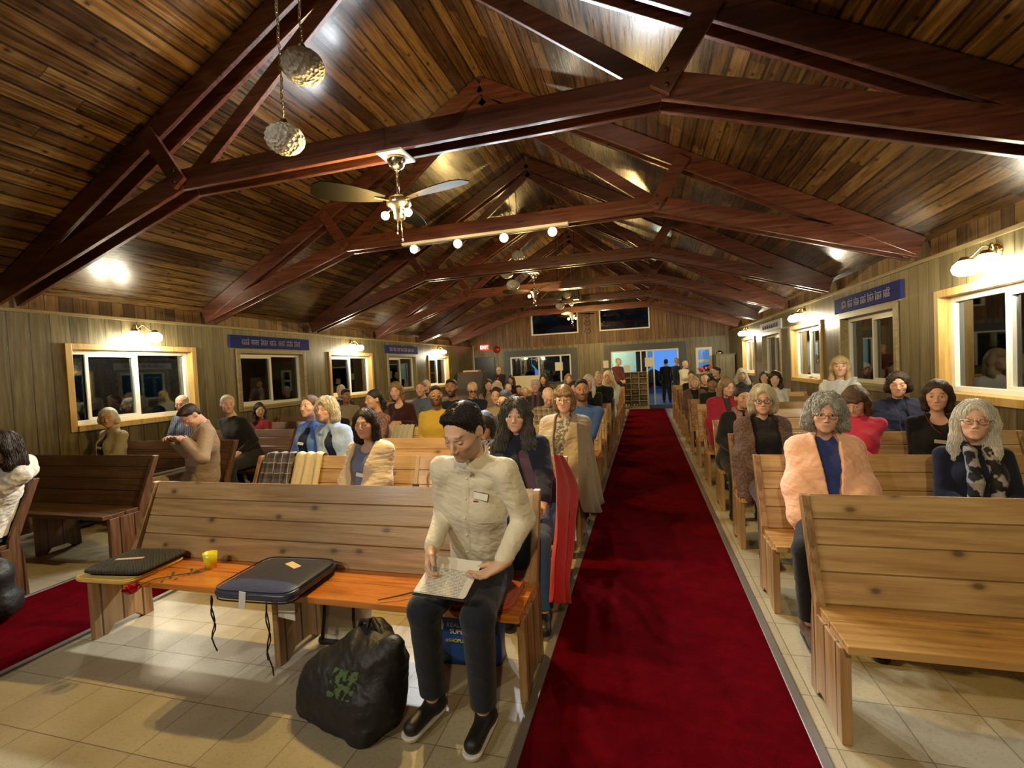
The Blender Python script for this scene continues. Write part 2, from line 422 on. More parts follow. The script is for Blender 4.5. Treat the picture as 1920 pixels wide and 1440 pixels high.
MB().ball((-5.92, YF-.085, 1.0), .03).build('door_handle', BRASS, d2_)
struct(MB().box((-5.18, YF-.05, .95), (-2.745, YF-.004, 1.0)).build('trim_3', NAVYTRIM))

# ------------------------------------------------------------------ carpets
def carpet(name, x0, x1, y0, y1, label):
    r = MB(); nx, ny = 24, int((y1-y0)/.05)
    vs = []; rg = np.random.default_rng(3)
    for j in range(ny+1):
        for i in range(nx+1):
            e = 1 if 0 < i < nx and 0 < j < ny else 0
            vs.append((x0+(x1-x0)*i/nx, y0+(y1-y0)*j/ny, .004+e*(.008+.003*rg.random())))
    fs = [(j*(nx+1)+i, j*(nx+1)+i+1, (j+1)*(nx+1)+i+1, (j+1)*(nx+1)+i) for j in range(ny) for i in range(nx)]
    r.add(vs, fs, 0, True)
    o = r.build(name, CARPET); tag(o, label, 'carpet')
    for xe in (x0, x1):
        MB().box((xe-.022, y0, 0), (xe+.022, y1, .014)).build('edge_strip', plain('grey aluminium edge strip', (.23, .21, .19), .4, .5), o, bevel=.003)
    return o
carpet('aisle_carpet', -.574, .62, -.9, 16.9, 'long red carpet runner down the central aisle to the glass door')
carpet('side_carpet', -4.72, -3.60, -.9, 16.9, 'red carpet runner along the left side aisle beside the shorter pews')
tag(MB().box((.12, 17.0, 0), (1.25, 18.45, .012)).build('door_mat', plain('navy mat', (.02, .025, .05), .95, bump=.004, bscale=300)), 'dark navy mat lying inside the open glass door', 'mat')

# ------------------------------------------------------------------ roof trusses
xl, xr = XC-XK, XC+XK
def build_truss():
    t = empty('roof_truss', (0, 0, 0))
    h = .19; hh = h/2; g = .085; w = .042
    def chord(y, name='bottom_chord'):
        # three straight members, met at the kinks
        for k, (a, b) in enumerate((((WL+.05, 2.66), (xl, ZK+hh)), ((xl-.06, ZK+hh), (xr+.06, ZK+hh)), ((xr, ZK+hh), (WR-.05, 2.66)))):
            dy = 0.0 if k != 1 else .004
            m = MB(); m.beam((a[0], y+dy, a[1]), (b[0], y+dy, b[1]), w, h); m.build(name, BEAM, t, bevel=.004)
    chord(-g); chord(g)
    for y in (-g, g):
        for sg in (-1, 1):
            xe = XC+sg*(WR-XC-.05); up = (0, 0, 1); c = math.cos(math.atan(SLOPE))
            zt = lambda x: Z_RIDGE-abs(x-XC)*SLOPE-.105/c
            m = MB(); m.beam((XC+sg*.0, y-.003, zt(XC)), (xe, y-.003, zt(xe)), w, .20); m.build('rafter', BEAM, t, bevel=.004)
    for sg, x0 in ((-1, xl), (1, xr)):
        # long web from the kink to the ridge, short strut outwards to the rafter
        MB().beam((x0+sg*.02, 0, ZK+.10), (XC-sg*.02, 0, Z_RIDGE-.26), .04, .14).build('web', BEAM, t, bevel=.004)
        MB().beam((x0-sg*.03, -g-.045, ZK+.04), (x0+sg*.34, -g-.045, Z_RIDGE-abs(x0+sg*.34-XC)*SLOPE-.10), .04, .15, up=(1, 0, 0)).build('strut', BEAM, t, bevel=.004)
        for dx, dz in ((0, .06), (.0, .16)): MB().lathe([(.0001, 0), (.016, 0), (.016, .012), (.0001, .012)], 8, (x0+sg*.02+dx, -g-.066, ZK+dz), mat=Matrix.Rotation(math.pi/2, 3, 'X')).build('bolt', plain('dark steel', (.05, .045, .04), .4, .8), t)
    return t
truss0 = build_truss(); TL = ['nearest the viewer, carrying the first ceiling fan', 'second from the viewer, carrying the row of white spot lamps', 'third from the viewer, just beyond the spot lamps',
      'fourth from the viewer, behind the second ceiling fan', 'fifth from the viewer, next to last before the far gable', 'last before the far gable wall with the two high windows']
for k in range(-2, 6):
    t = truss0 if k == -2 else copy_tree(truss0)
    t.location = (0, Y0+k*DY, 0)
    t['group'] = 'roof trusses'; t['category'] = 'truss'
    t['label'] = 'red-brown timber roof truss '+(TL[k] if k >= 0 else 'over the stage area, behind the viewpoint')

# ------------------------------------------------------------------ wall lamps
GLOBE = emit('lit opal glass shade', (1.0, .93, .72), 14)
def wall_lamp(x, o, y, label):
    t = empty('wall_lamp', (x+o*.004, y, 2.40))
    tag(t, label, 'wall lamp', 'twin opal wall lamps above the windows')
    MB().lathe([(.0001, .03), (.05, .028), (.065, .012), (.07, 0)], 20, mat=Matrix.Rotation(o*math.pi/2, 3, 'Y')).build('wall_plate', BRASS, t)
    for s in (-1, 1):
        pts = []
        for i in range(13):
            u = i/12; pts.append((o*(.02+.13*u), s*(.14*u), .03*math.sin(u*math.pi*2)+.05*math.sin(u*math.pi)-.02*u))
        MB().tube(pts, .007, 8).build('arm', BRASS, t)
        sh = MB().lathe([(.02, .0), (.05, -.012), (.085, -.045), (.095, -.08), (.082, -.12), (.05, -.14), (.0001, -.146)], 24, (o*.15, s*.14, -.03)).build('lamp_shade', GLOBE, t)
        MB().lathe([(.0001, .02), (.03, .016), (.045, -.002), (.046, -.014)], 16, (o*.15, s*.14, -.025)).build('shade_cap', BRASS, t)
        lamp('bulb_light', 'POINT', (o*.19, s*.14, -.23), WALL_W, WALL_C, t, shadow_soft_size=.06)
    return t
for i, j in enumerate((0, 2, 4)):
    y = sum(WINS[j])/2
    wall_lamp(WL, 1, y, 'twin globe wall lamp lit above the %s window of the left wall' % ['nearest', 'third', 'farthest'][i])
    wall_lamp(WR, -1, y, 'twin globe wall lamp lit above the %s window of the right wall' % ['nearest', 'third', 'farthest'][i])

# ------------------------------------------------------------------ banners over the unlit windows (script-like marks read off the boards)
def script_marks(b, x, o, y0, y1, zc, h, n, seed):
    r = random.Random(seed); xs = sorted((x, x+o*.003)); step = (y1-y0)/n; y = y0
    def stroke(p, q, z0, z1): b.box((xs[0], p, z0), (xs[1], q, z1))
    for k in range(n):
        if k % 5 == 4: y += step; continue
        a, e = y+step*.06, y+step*.94
        stroke(a, e, zc+h*.42, zc+h*.52)                     # the head line of the script
        stroke(a+step*.62, a+step*.74, zc-h*.5, zc+h*.42)
        q = r.random()
        stroke(a+step*.1, a+step*.62, zc+h*(.05 if q < .5 else -.15), zc+h*(.17 if q < .5 else -.03))
        if q < .6: stroke(a+step*.1, a+step*.22, zc-h*.35, zc+h*.1)
        if q > .4: stroke(a+step*.18, a+step*.55, zc-h*.42, zc-h*.3)
        if q > .7: stroke(a+step*.3, a+step*.8, zc+h*.66, zc+h*.76)
        y += step
for nm, x, o in (('left', WL, 1), ('right', WR, -1)):
    for j, far in ((1, 'nearer'), (3, 'farther')):
        p, q = WINS[j]; yc = (p+q)/2; L = 2.0 if j == 1 else 1.95
        xs = sorted((x, x+o*.03))
        light = (nm == 'right' and j == 3)
        bn = MB().box((xs[0], yc-L/2, 2.20), (xs[1], yc+L/2, 2.42)).build('banner_board', NAVY if not light else plain('pale painted board', (.42, .43, .50), .5), bevel=.003)
        tag(bn, '%s board of painted script above the %s unlit window on the %s wall' % ('pale' if light else 'navy blue', far, nm), 'sign', 'script boards above the windows')
        tm = MB(); script_marks(tm, x+o*.0301, o, yc-L*.38, yc+L*.36, 2.30, .09, 34, 5+j+(7 if nm == 'left' else 0))
        tm.build('lettering', plain('grey paint', (.34, .33, .36), .6) if not light else NAVY, bn)

# ------------------------------------------------------------------ ceiling fans
BULB = emit('lit amber bulb', (1.0, .60, .16), 30)
def fan(loc, label, ang, nb=2):
    t = empty('ceiling_fan', loc); tag(t, label, 'ceiling fan', 'ceiling fans with amber bulbs')
    MB().lathe([(.0001, .01), (.075, .01), (.08, -.02), (.06, -.075), (.02, -.10), (.0001, -.10)], 24).build('canopy', CHROME, t)
    MB().box((-.11, -.13, .0), (.11, .13, .018)).build('mounting_plate', WHITE, t)
    MB().tube([(0, 0, -.08), (0, 0, -.32)], .012, 10).build('down_rod', CHROME, t)
    MB().lathe([(.0001, -.30), (.03, -.305), (.085, -.33), (.10, -.36), (.10, -.39), (.07, -.42), (.05, -.44), (.045, -.50), (.02, -.52), (.0001, -.52)], 28).build('motor', CHROME, t)
    for k in range(3):
        a = ang+k*2*math.pi/3; m = Matrix.Rotation(a, 4, 'Z')
        bl = MB(); n = 10; vs = []
        for i in range(n+1):
            u = i/n; r = .12+.56*u; wd = .045+.075*math.sin(min(1, u*1.15)*math.pi*.62) if u < .97 else .06
            for sx in (-1, 1): vs.append(m @ Vector((r, sx*wd, -.35+sx*wd*.22)))
            for sx in (-1, 1): vs.append(m @ Vector((r, sx*wd, -.343+sx*wd*.22)))
        fs = []
        for i in range(n):
            b0, b1 = i*4, i*4+4
            fs += [(b0, b1, b1+1, b0+1), (b0+2, b0+3, b1+3, b1+2), (b0, b0+2, b1+2, b1), (b0+1, b1+1, b1+3, b0+3)]
        fs += [(0, 1, 3, 2), (n*4, n*4+2, n*4+3, n*4+1)]
        bl.add(vs, fs); bl.build('blade', plain('dark walnut blade', (.003, .0025, .002), .7, spec=.02), t)
        b2 = MB(); b2.beam(m @ Vector((.06, 0, -.36)), m @ Vector((.2, 0, -.352)), .03, .008); b2.build('blade_bracket', CHROME, t)
    for k in range(nb):
        a = .4+k*2.3+math.pi*1.0; c = Vector((math.cos(a)*.115, math.sin(a)*.115, -.475))
        MB().tube([(0, 0, -.45), (c.x*.6, c.y*.6, -.43), (c.x*.9, c.y*.9, -.455)], .008, 8).build('lamp_arm', CHROME, t)
        MB().ball(c, .034, 14).build('bulb', BULB, t)
        lamp('bulb_light', 'POINT', (c.x*1.6, c.y*1.6, c.z-.04), BULB_W, BULB_C, t, shadow_soft_size=.035)
    for dx, L in ((.012, .68), (-.015, .62)): MB().tube([(dx, 0, -.5), (dx*1.6, 0, -L)], .0025, 6).ball((dx*1.6, 0, -L), (.007, .007, .014), 8).build('pull_chain', CHROME, t)
    return t
fan((-1.92, Y0, ZK-.02), 'chrome ceiling fan with amber bulbs hung on the nearest truss', -2.36)
fan((-2.2, Y0+2.5*DY, 3.6), 'chrome ceiling fan with amber bulbs beyond the spot lamps, in front of the fifth truss', 1.2, 1)
fan((-2.05, Y0+4.25*DY, 3.5), 'chrome ceiling fan with amber bulbs farthest down the hall', .3, 2)

# ------------------------------------------------------------------ spot lamps on the second truss
SPOTG = emit('lit white spot lens', (.92, .97, 1.0), 60)
ty = Y0+DY-.19
tr = MB().box((-3.15, ty-.02, ZK-.055), (-.85, ty+.05, ZK-.02)).build('lighting_track', WHITE, bevel=.003)
tag(tr, 'white lighting track under the second roof truss holding four spot lamps', 'track')
for k, x in enumerate((-2.95, -2.315, -1.677, -1.045)):
    t = empty('spot_lamp', (x, ty, ZK-.06)); tag(t, 'white spot lamp shining from the track, %s from the left' % ['first', 'second', 'third', 'last'][k], 'spot lamp', 'spot lamps on the track')
    d = Vector((.03+.0*x, -1, -.22)).normalized(); q = d.to_track_quat('Z', 'Y').to_matrix()
    MB().tube([(0, 0, .004), (0, 0, -.05)], .012, 8).build('stem', WHITE, t)
    MB().lathe([(.0001, -.09), (.03, -.088), (.042, -.05), (.055, .03), (.062, .055), (.056, .055), (.05, .045)], 22, (0, 0, -.06), mat=q).build('spot_housing', WHITE, t)
    MB().lathe([(.0001, .05), (.052, .045)], 22, (0, 0, -.06), mat=q).build('lens', SPOTG, t)
    l = lamp('spot_light', 'SPOT', Vector((0, 0, -.06))+d*.075, SPOT_W, SPOT_C, t, spot_size=math.radians(128), spot_blend=.6, shadow_soft_size=.045)
    aim(l, l.location+d)

# flood lamps behind the viewpoint, on the truss over the stage
for k, (p, a) in enumerate(zip(FLOOD, FLOOD_AIM)):
    t = empty('flood_lamp', p); tag(t, 'warm flood lamp on the stage truss, number %s from the left wall' % ['one', 'two', 'three'][k], 'flood lamp', 'stage flood lamps')
    d = (Vector(a)-Vector(p)).normalized(); q = d.to_track_quat('Z', 'Y').to_matrix()
    MB().lathe([(.0001, -.12), (.05, -.11), (.07, -.04), (.10, .05), (.094, .05)], 22, mat=q).build('lamp_housing', BLACK, t)
    MB().lathe([(.0001, .035), (.09, .035)], 22, mat=q).build('lens', emit('lit warm lens %d' % k, (1, .8, .5), 8), t)
    MB().tube([(0, 0, .05), (0, 0, ZK-p[2]+.03)], .012, 8).build('stem', BLACK, t)
    l = lamp('flood_light', 'SPOT', d*.07, FLOOD_W[k], FLOOD_C[k], t, spot_size=math.radians(88), spot_blend=.8, shadow_soft_size=.05); aim(l, l.location+d)

# ------------------------------------------------------------------ glass globe pendants
def facet(a, j): return 1+.035*(1 if (int(a/(2*math.pi)*20+.01)+j) % 2 else -1)
PGLASS = None
def pend_glass():
    m, nt, bs = nodemat('textured smoky glass'); N = NT(nt)
    bs.inputs['Base Color'].default_value = (.95, .94, .80, 1); bs.inputs['Roughness'].default_value = .16
    bs.inputs['Transmission Weight'].default_value = .55; bs.inputs['IOR'].default_value = 1.4
    N.bump(N.voro(N.obj(), 42.), bs, .02)
    return m
PGLASS = pend_glass()
CHAIN = plain('aged brass chain', (.36, .30, .20), .3, 1.)
def pendant(group_loc, globes, label, s=1.0):
    t = empty('pendant_cluster', group_loc); tag(t, label, 'pendant lamp', 'glass globe pendant clusters')
    for (dx, dy, dz, top) in globes:
        prof = [(.03*s, .095*s)]
        for i in range(1, 15):
            th = math.pi*(.10+.90*i/14); prof.append((max(.125*s*math.sin(th), .0005), .10*s*math.cos(th)))
        g = MB().lathe(prof, 40, (dx, dy, dz), fn=facet).build('glass_globe', PGLASS, t)
        MB().lathe([(.0001, .135*s), (.02*s, .13*s), (.03*s, .11*s), (.052*s, .095*s), (.056*s, .082*s)], 20, (dx, dy, dz)).build('globe_cap', plain('dark bronze', (.07, .05, .03), .35, .9), t)
        MB().ball((dx, dy, dz+.02), .032*s, 12).build('bulb', WHITE, t)
        ch = MB(); z = dz+.135*s; k = 0; L = .034
        while z < top-L*.5:
            c = Vector((dx+(.004*math.sin(k*.9)), dy, z+L/2)); ring = []
            for i in range(10):
                a = 2*math.pi*i/10; u, v = math.cos(a)*.0085, math.sin(a)*L*.58
                ring.append(c+(Vector((u, 0, v)) if k % 2 else Vector((0, u, v))))
            ch.tube(ring, .0026, 5, closed=True); z += L*.8; k += 1
        ch.tube([(dx, dy, dz+.1), (dx+.006, dy+.004, (dz+top)/2), (dx, dy, top)], .0022, 5)
        ch.build('chain', CHAIN, t)
    return t
roofz = lambda x: Z_RIDGE-abs(x-XC)*SLOPE
def pc(px, py, Y, base): p = at(px, py, Y); return (p.x-base[0], p.y-base[1], p.z-base[2], roofz(p.x)-base[2])
B1 = (-2.1, 2.65, 4.9)
pendant(B1, [pc(568, 125, 2.58, B1), pc(534, 261, 2.78, B1), pc(497, -60, 2.62, B1)], 'cluster of faceted glass globes hanging on chains in front of the nearest truss')
B2 = (-2.35, 9.0, 4.9)
pendant(B2, [pc(972, 479, 8.9, B2), pc(950, 513, 9.1, B2), pc(962, 534, 8.7, B2)], 'cluster of three faceted glass globes beyond the spot lamps')
B3 = (-2.2, 13.6, 4.9)
pendant(B3, [pc(1063, 553, 13.5, B3), pc(1050, 574, 13.6, B3), pc(1072, 560, 14.0, B3)], 'cluster of faceted glass globes farthest down the hall')
# ------------------------------------------------------------------ pews
SEAT_Z = .44
def pew_mesh_parts(L, legs, lean=.17):
    """returns list of (name, mesh, materials, bevel); back top edge lies on y=0, seat toward -y, x from 0 to L"""
    out = []
    a = math.atan2(lean, .45); n = 4; H = .45/math.cos(a); ph = H/n
    for k in range(n):
        b = MB(); m = Matrix.Translation((0, -lean, .46)) @ Matrix.Rotation(-a, 4, 'X')
        b.box((.0, -.0, k*ph+.002 if k else -.019), (L, .026, (k+1)*ph-.002), 0, m)
        if k < n-1: b.box((.0, .009, (k+1)*ph-.002), (L, .019, (k+1)*ph+.008), 0, m)
        out.append(('back_plank', b, 'B'))
    b = MB().box((-.03, -.53, SEAT_Z-.035), (L+.03, -.333, SEAT_Z)).box((-.03, -.328, SEAT_Z-.035), (L+.03, -.125, SEAT_Z)); out.append(('seat', b, 'S'))
    b = MB().box((.04, -.345, SEAT_Z-.10), (L-.04, -.320, SEAT_Z-.036)); out.append(('seat_rail', b, 'B'))
    for i, x in enumerate(legs):
        end = i in (0, len(legs)-1)
        poly = [(-.48, 0), (-.40, 0), (-.36, .045), (-.22, .045), (-.17, 0), (-.10, 0), (-.112, .30), (-lean+.029, .46), (.022, .905), (-.022, .905), (-lean-.035, .46), (-lean-.04, SEAT_Z-.036), (-.48, SEAT_Z-.036)]
        if not end: poly = [(-.48, 0), (-.40, 0), (-.36, .045), (-.22, .045), (-.17, 0), (-.10, 0), (-.112, .30), (-.13, SEAT_Z-.036), (-.48, SEAT_Z-.036)]
        xa = x if i else x; w = .04
        x0 = -.0 if i == 0 else (L-w if i == len(legs)-1 else x-w/2)
        if end:
            # board end panel stands just outside the planks
            x0 = -.042 if i == 0 else L+.002
        b = MB().prism(poly, 0, x0, x0+w); out.append(('end_panel' if end else 'leg_panel', b, 'E'))
    return out
def make_pew(L, legs, mats):
    root = empty('pew', (0, 0, 0))
    for nm, b, k in pew_mesh_parts(L, legs): b.build(nm, mats[k], root, bevel=.004)
    return root
LIGHTM = {'B': PEW, 'S': PEW_SEAT, 'E': PEW_END}
PEW_SEAT2 = wood('honey varnished pew seat', (.22, .105, .030), (.42, .23, .075), (.56, .34, .125), along=0, across=1, rough=.3, knots=.4, coat=.4)
RIGHTM = {'B': PEW, 'S': PEW_SEAT2, 'E': PEW_END}
DARKM = {'B': PEW_DARK, 'S': PEW_DARK, 'E': PEW_DARK_END}
XA, XB = -3.44, -.64       # centre block
XR0, XR1 = .76, 2.86       # right block
XL0, XL1 = -6.76, -4.80    # left block
ORD = ['first', 'second', 'third', 'fourth', 'fifth', 'sixth', 'seventh', 'eighth', 'ninth', 'tenth', 'eleventh', 'twelfth', 'thirteenth']
def rowY(k): return 2.64+1.0*k
def rowYR(k): return 2.655+1.06*k
def rowYL(k): return 2.66+.99*k
pc_ = make_pew(XB-XA, (0, 1.40, XB-XA), LIGHTM)
pr_ = make_pew(XR1-XR0, (0, 1.05, XR1-XR0), RIGHTM)
pl_ = make_pew(XL1-XL0, (0, 1.0, XL1-XL0), DARKM)
def vary(root, r):
    pass
for k in range(13):
    if k != 4 or True:
        p = pc_ if k == 0 else copy_tree(pc_); p.location = (XA if k < 2 else XB-(XB-XA)*1.03, rowY(k), 0); p.scale.x = 1 if k < 2 else 1.03
        tag(p, '%s long wooden pew of the centre block from the front%s' % (ORD[k], ', with cushions' if k == 0 else ''), 'pew', 'pews of the centre block')
for k in range(12):
    p = pr_ if k == 0 else copy_tree(pr_); p.location = (XR0, rowYR(k), 0)
    tag(p, '%s wooden pew along the right wall, counted from the front%s' % (ORD[k], ', standing empty' if k == 0 else ''), 'pew', 'pews along the right wall')
for k in range(12):
    p = pl_ if k == 0 else copy_tree(pl_); p.location = (XL0, rowYL(k), 0)
    tag(p, '%s shade-darkened pew along the left wall, counted from the front' % ORD[k], 'pew', 'pews along the left wall')
# ------------------------------------------------------------------ figures: smooth blended volumes turned into one continuous mesh each
def V(*a): return np.array(a, dtype=float)
def rotm(yaw=0, pitch=0, roll=0):
    """head axes: x to the figure's left, -y forward, z up; pitch > 0 looks down"""
    y, p, r = (math.radians(a) for a in (yaw, pitch, roll))
    Rz = np.array([[math.cos(y), -math.sin(y), 0], [math.sin(y), math.cos(y), 0], [0, 0, 1]])
    Rx = np.array([[1, 0, 0], [0, math.cos(p), -math.sin(p)], [0, math.sin(p), math.cos(p)]])
    Ry = np.array([[math.cos(r), 0, math.sin(r)], [0, 1, 0], [-math.sin(r), 0, math.cos(r)]])
    return Rz @ Rx @ Ry
def noise3(P, f, seed=0):
    r = np.random.default_rng(seed); out = np.zeros(len(P)); a = 1.
    for o in range(3):
        for _ in range(3):
            k = r.normal(size=3)*f*1.6; k2 = r.normal(size=3)*f*1.2; ph, ph2 = r.random(2)*6.28
            out += a*np.sin(P @ k+ph+1.3*np.sin(P @ k2+ph2))
        a *= .5; f *= 2.1
    return out/4.5
SOLIDS = []     # what a seated figure rests against: convex regions given by (point, outward normal)
class Field:
    def __init__(s): s.p = []
    def cap(s, a, b, ra, rb=None, k=.02, n=None, f=1., op='+'):
        s.p.append(('c', V(*a), V(*b), ra, ra if rb is None else rb, k, None if n is None else np.array(n, float)/np.linalg.norm(n), f, op)); return s
    def ell(s, c, r, k=.02, R=None, op='+'):
        s.p.append(('e', V(*c), V(*r) if hasattr(r, '__len__') else V(r, r, r), k, R, op)); return s
    def cut(s, o, n, k=.004):
        """removes everything on the side the normal points to"""
        s.p.append(('h', V(*o), np.array(n, float)/np.linalg.norm(n), k)); return s
    def chain(s, pts, rs, k=.02, **kw):
        for i in range(len(pts)-1): s.cap(pts[i], pts[i+1], rs[i], rs[i+1], k, **kw)
        return s
    def mesh(s, res):
        lo = np.full(3, 1e9); hi = -lo
        for q in s.p:
            if q[0] == 'c' and q[8] == '+':
                r = max(q[3], q[4]); lo = np.minimum(lo, np.minimum(q[1], q[2])-r); hi = np.maximum(hi, np.maximum(q[1], q[2])+r)
            elif q[0] == 'e' and q[5] == '+': r = q[2].max(); lo = np.minimum(lo, q[1]-r); hi = np.maximum(hi, q[1]+r)
        lo -= .02+2*res; hi += .02+2*res
        n = np.ceil((hi-lo)/res).astype(int)+1; D = np.full(n, 1., np.float32)
        ax = [(lo[i]+res*np.arange(n[i])).astype(np.float32) for i in range(3)]
        for q in s.p:
            if q[0] == 'h':
                o, nn, k = q[1:]
                d = (ax[0][:, None, None]-o[0])*nn[0]+(ax[1][None, :, None]-o[1])*nn[1]+(ax[2][None, None, :]-o[2])*nn[2]
                D = np.maximum(D, d); continue
            k = q[5] if q[0] == 'c' else q[3]; op = q[8] if q[0] == 'c' else q[5]
            if q[0] == 'c': r = max(q[3], q[4]); a = np.minimum(q[1], q[2])-r; b = np.maximum(q[1], q[2])+r
            else: r = q[2].max(); a = q[1]-r; b = q[1]+r
            m = k+2.5*res; i0 = np.clip(((a-m-lo)/res).astype(int), 0, n-1); i1 = np.clip(((b+m-lo)/res).astype(int)+2, 1, n)
            if (i1 <= i0).any(): continue
            X = ax[0][i0[0]:i1[0]][:, None, None]; Y = ax[1][i0[1]:i1[1]][None, :, None]; Z = ax[2][i0[2]:i1[2]][None, None, :]
            if q[0] == 'c':
                _, A, B, ra, rb, k, nn, f, op = q; d = B-A; L2 = max(float(d @ d), 1e-12)
                t = np.clip(((X-A[0])*d[0]+(Y-A[1])*d[1]+(Z-A[2])*d[2])/L2, 0, 1)
                vx, vy, vz = X-A[0]-t*d[0], Y-A[1]-t*d[1], Z-A[2]-t*d[2]
                if nn is not None:
                    c = vx*nn[0]+vy*nn[1]+vz*nn[2]; e = (1/f**2-1)*c*c
                    dist = (np.sqrt(vx*vx+vy*vy+vz*vz+e)-(ra+t*(rb-ra)))*(f if f < 1 else 1)**.5
                else: dist = np.sqrt(vx*vx+vy*vy+vz*vz)-(ra+t*(rb-ra))
            else:
                _, c, r3, k, R, op = q; x, y, z = X-c[0], Y-c[1], Z-c[2]
                if R is not None: x, y, z = (R[0, j]*x+R[1, j]*y+R[2, j]*z for j in range(3))
                k0 = np.sqrt((x/r3[0])**2+(y/r3[1])**2+(z/r3[2])**2); k1 = np.sqrt((x/r3[0]**2)**2+(y/r3[1]**2)**2+(z/r3[2]**2)**2)
                dist = np.where(k1 > 1e-6, k0*(k0-1)/np.maximum(k1, 1e-6), -r3.min())
            S = D[i0[0]:i1[0], i0[1]:i1[1], i0[2]:i1[2]]; k = max(k, 1e-5)
            if op == '+': h = np.clip(.5+.5*(S-dist)/k, 0, 1); S[...] = S*(1-h)+dist*h-k*h*(1-h)
            else: h = np.clip(.5-.5*(S+dist)/k, 0, 1); S[...] = S*(1-h)-dist*h+k*h*(1-h)
        for reg in SOLIDS:
            d = None
            for o, nn in reg:
                e = (ax[0][:, None, None]-o[0])*nn[0]+(ax[1][None, :, None]-o[1])*nn[1]+(ax[2][None, None, :]-o[2])*nn[2]
                d = e if d is None else np.maximum(d, e)
            D = np.maximum(D, -d)
        ins = D < 0
        ins[0] = ins[-1] = False; ins[:, 0] = ins[:, -1] = False; ins[:, :, 0] = ins[:, :, -1] = False
        cnt = np.zeros(n-1, np.int8)
        for i in (0, 1):
            for j in (0, 1):
                for l in (0, 1): cnt += ins[i:n[0]-1+i, j:n[1]-1+j, l:n[2]-1+l]
        C = np.argwhere((cnt > 0) & (cnt < 8)); idx = np.full(n-1, -1, np.int32); idx[tuple(C.T)] = np.arange(len(C))
        acc = np.zeros((len(C), 3)); num = np.zeros(len(C))
        cor = [(i, j, l) for i in (0, 1) for j in (0, 1) for l in (0, 1)]
        vals = {c: D[C[:, 0]+c[0], C[:, 1]+c[1], C[:, 2]+c[2]] for c in cor}
        for c in cor:
            for ax_ in range(3):
                if c[ax_]: continue
                e = list(c); e[ax_] = 1; a, b = vals[c], vals[tuple(e)]; m = (a < 0) != (b < 0)
                t = np.where(m, a/np.where(m, a-b, 1), 0); p = np.repeat(np.array(c, float)[None], len(C), 0); p[:, ax_] = t
                acc += p*m[:, None]; num += m
        P = (C+acc/np.maximum(num, 1)[:, None])*res+lo
        F = []
        for ax_ in range(3):
            sl0 = [slice(1, -1)]*3; sl1 = [slice(1, -1)]*3; sl0[ax_] = slice(0, -1); sl1[ax_] = slice(1, None)
            a = ins[tuple(sl0)]; b = ins[tuple(sl1)]; E = np.argwhere(a != b); fl = a[tuple(E.T)]
            off = np.ones(3, int); off[ax_] = 0; E = E+off
            u, v = (ax_+1) % 3, (ax_+2) % 3; eu = np.zeros(3, int); eu[u] = 1; ev = np.zeros(3, int); ev[v] = 1
            q = np.stack([idx[tuple((E-eu-ev).T)], idx[tuple((E-ev).T)], idx[tuple(E.T)], idx[tuple((E-eu).T)]], 1)
            q[~fl] = q[~fl][:, ::-1]; F.append(q)
        F = np.concatenate(F); F = F[(F >= 0).all(1)]
        return P, F
def expel(P, m=.0022):
    for reg in SOLIDS:
        D = np.stack([(P-o) @ nn for o, nn in reg], 1); k = D.argmax(1); d = D[np.arange(len(P)), k]; w = d < m
        N = np.array([nn for o, nn in reg])[k]; P = P+N*np.where(w, m-d, 0)[:, None]
    return P
def vnormals(P, F):
    n = np.cross(P[F[:, 2]]-P[F[:, 0]], P[F[:, 3]]-P[F[:, 1]]); N = np.zeros_like(P)
    for i in range(4): np.add.at(N, F[:, i], n)
    return N/np.maximum(np.linalg.norm(N, axis=1), 1e-12)[:, None]
def mesh_from(name, P, F, mat, col=None):
    me = bpy.data.meshes.new(name); k = F.shape[1]
    me.vertices.add(len(P)); me.vertices.foreach_set('co', P.astype(np.float32).ravel())
    me.loops.add(F.size); me.loops.foreach_set('vertex_index', F.astype(np.int32).ravel())
    me.polygons.add(len(F)); me.polygons.foreach_set('loop_start', np.arange(0, F.size, k, dtype=np.int32)); me.polygons.foreach_set('loop_total', np.full(len(F), k, np.int32))
    me.polygons.foreach_set('use_smooth', np.ones(len(F), bool)); me.materials.append(mat); me.update(calc_edges=True)
    if col is not None:
        at_ = me.color_attributes.new('tone', 'FLOAT_COLOR', 'POINT'); at_.data.foreach_set('color', np.concatenate([col, np.ones((len(P), 1))], 1).astype(np.float32).ravel())
    return me

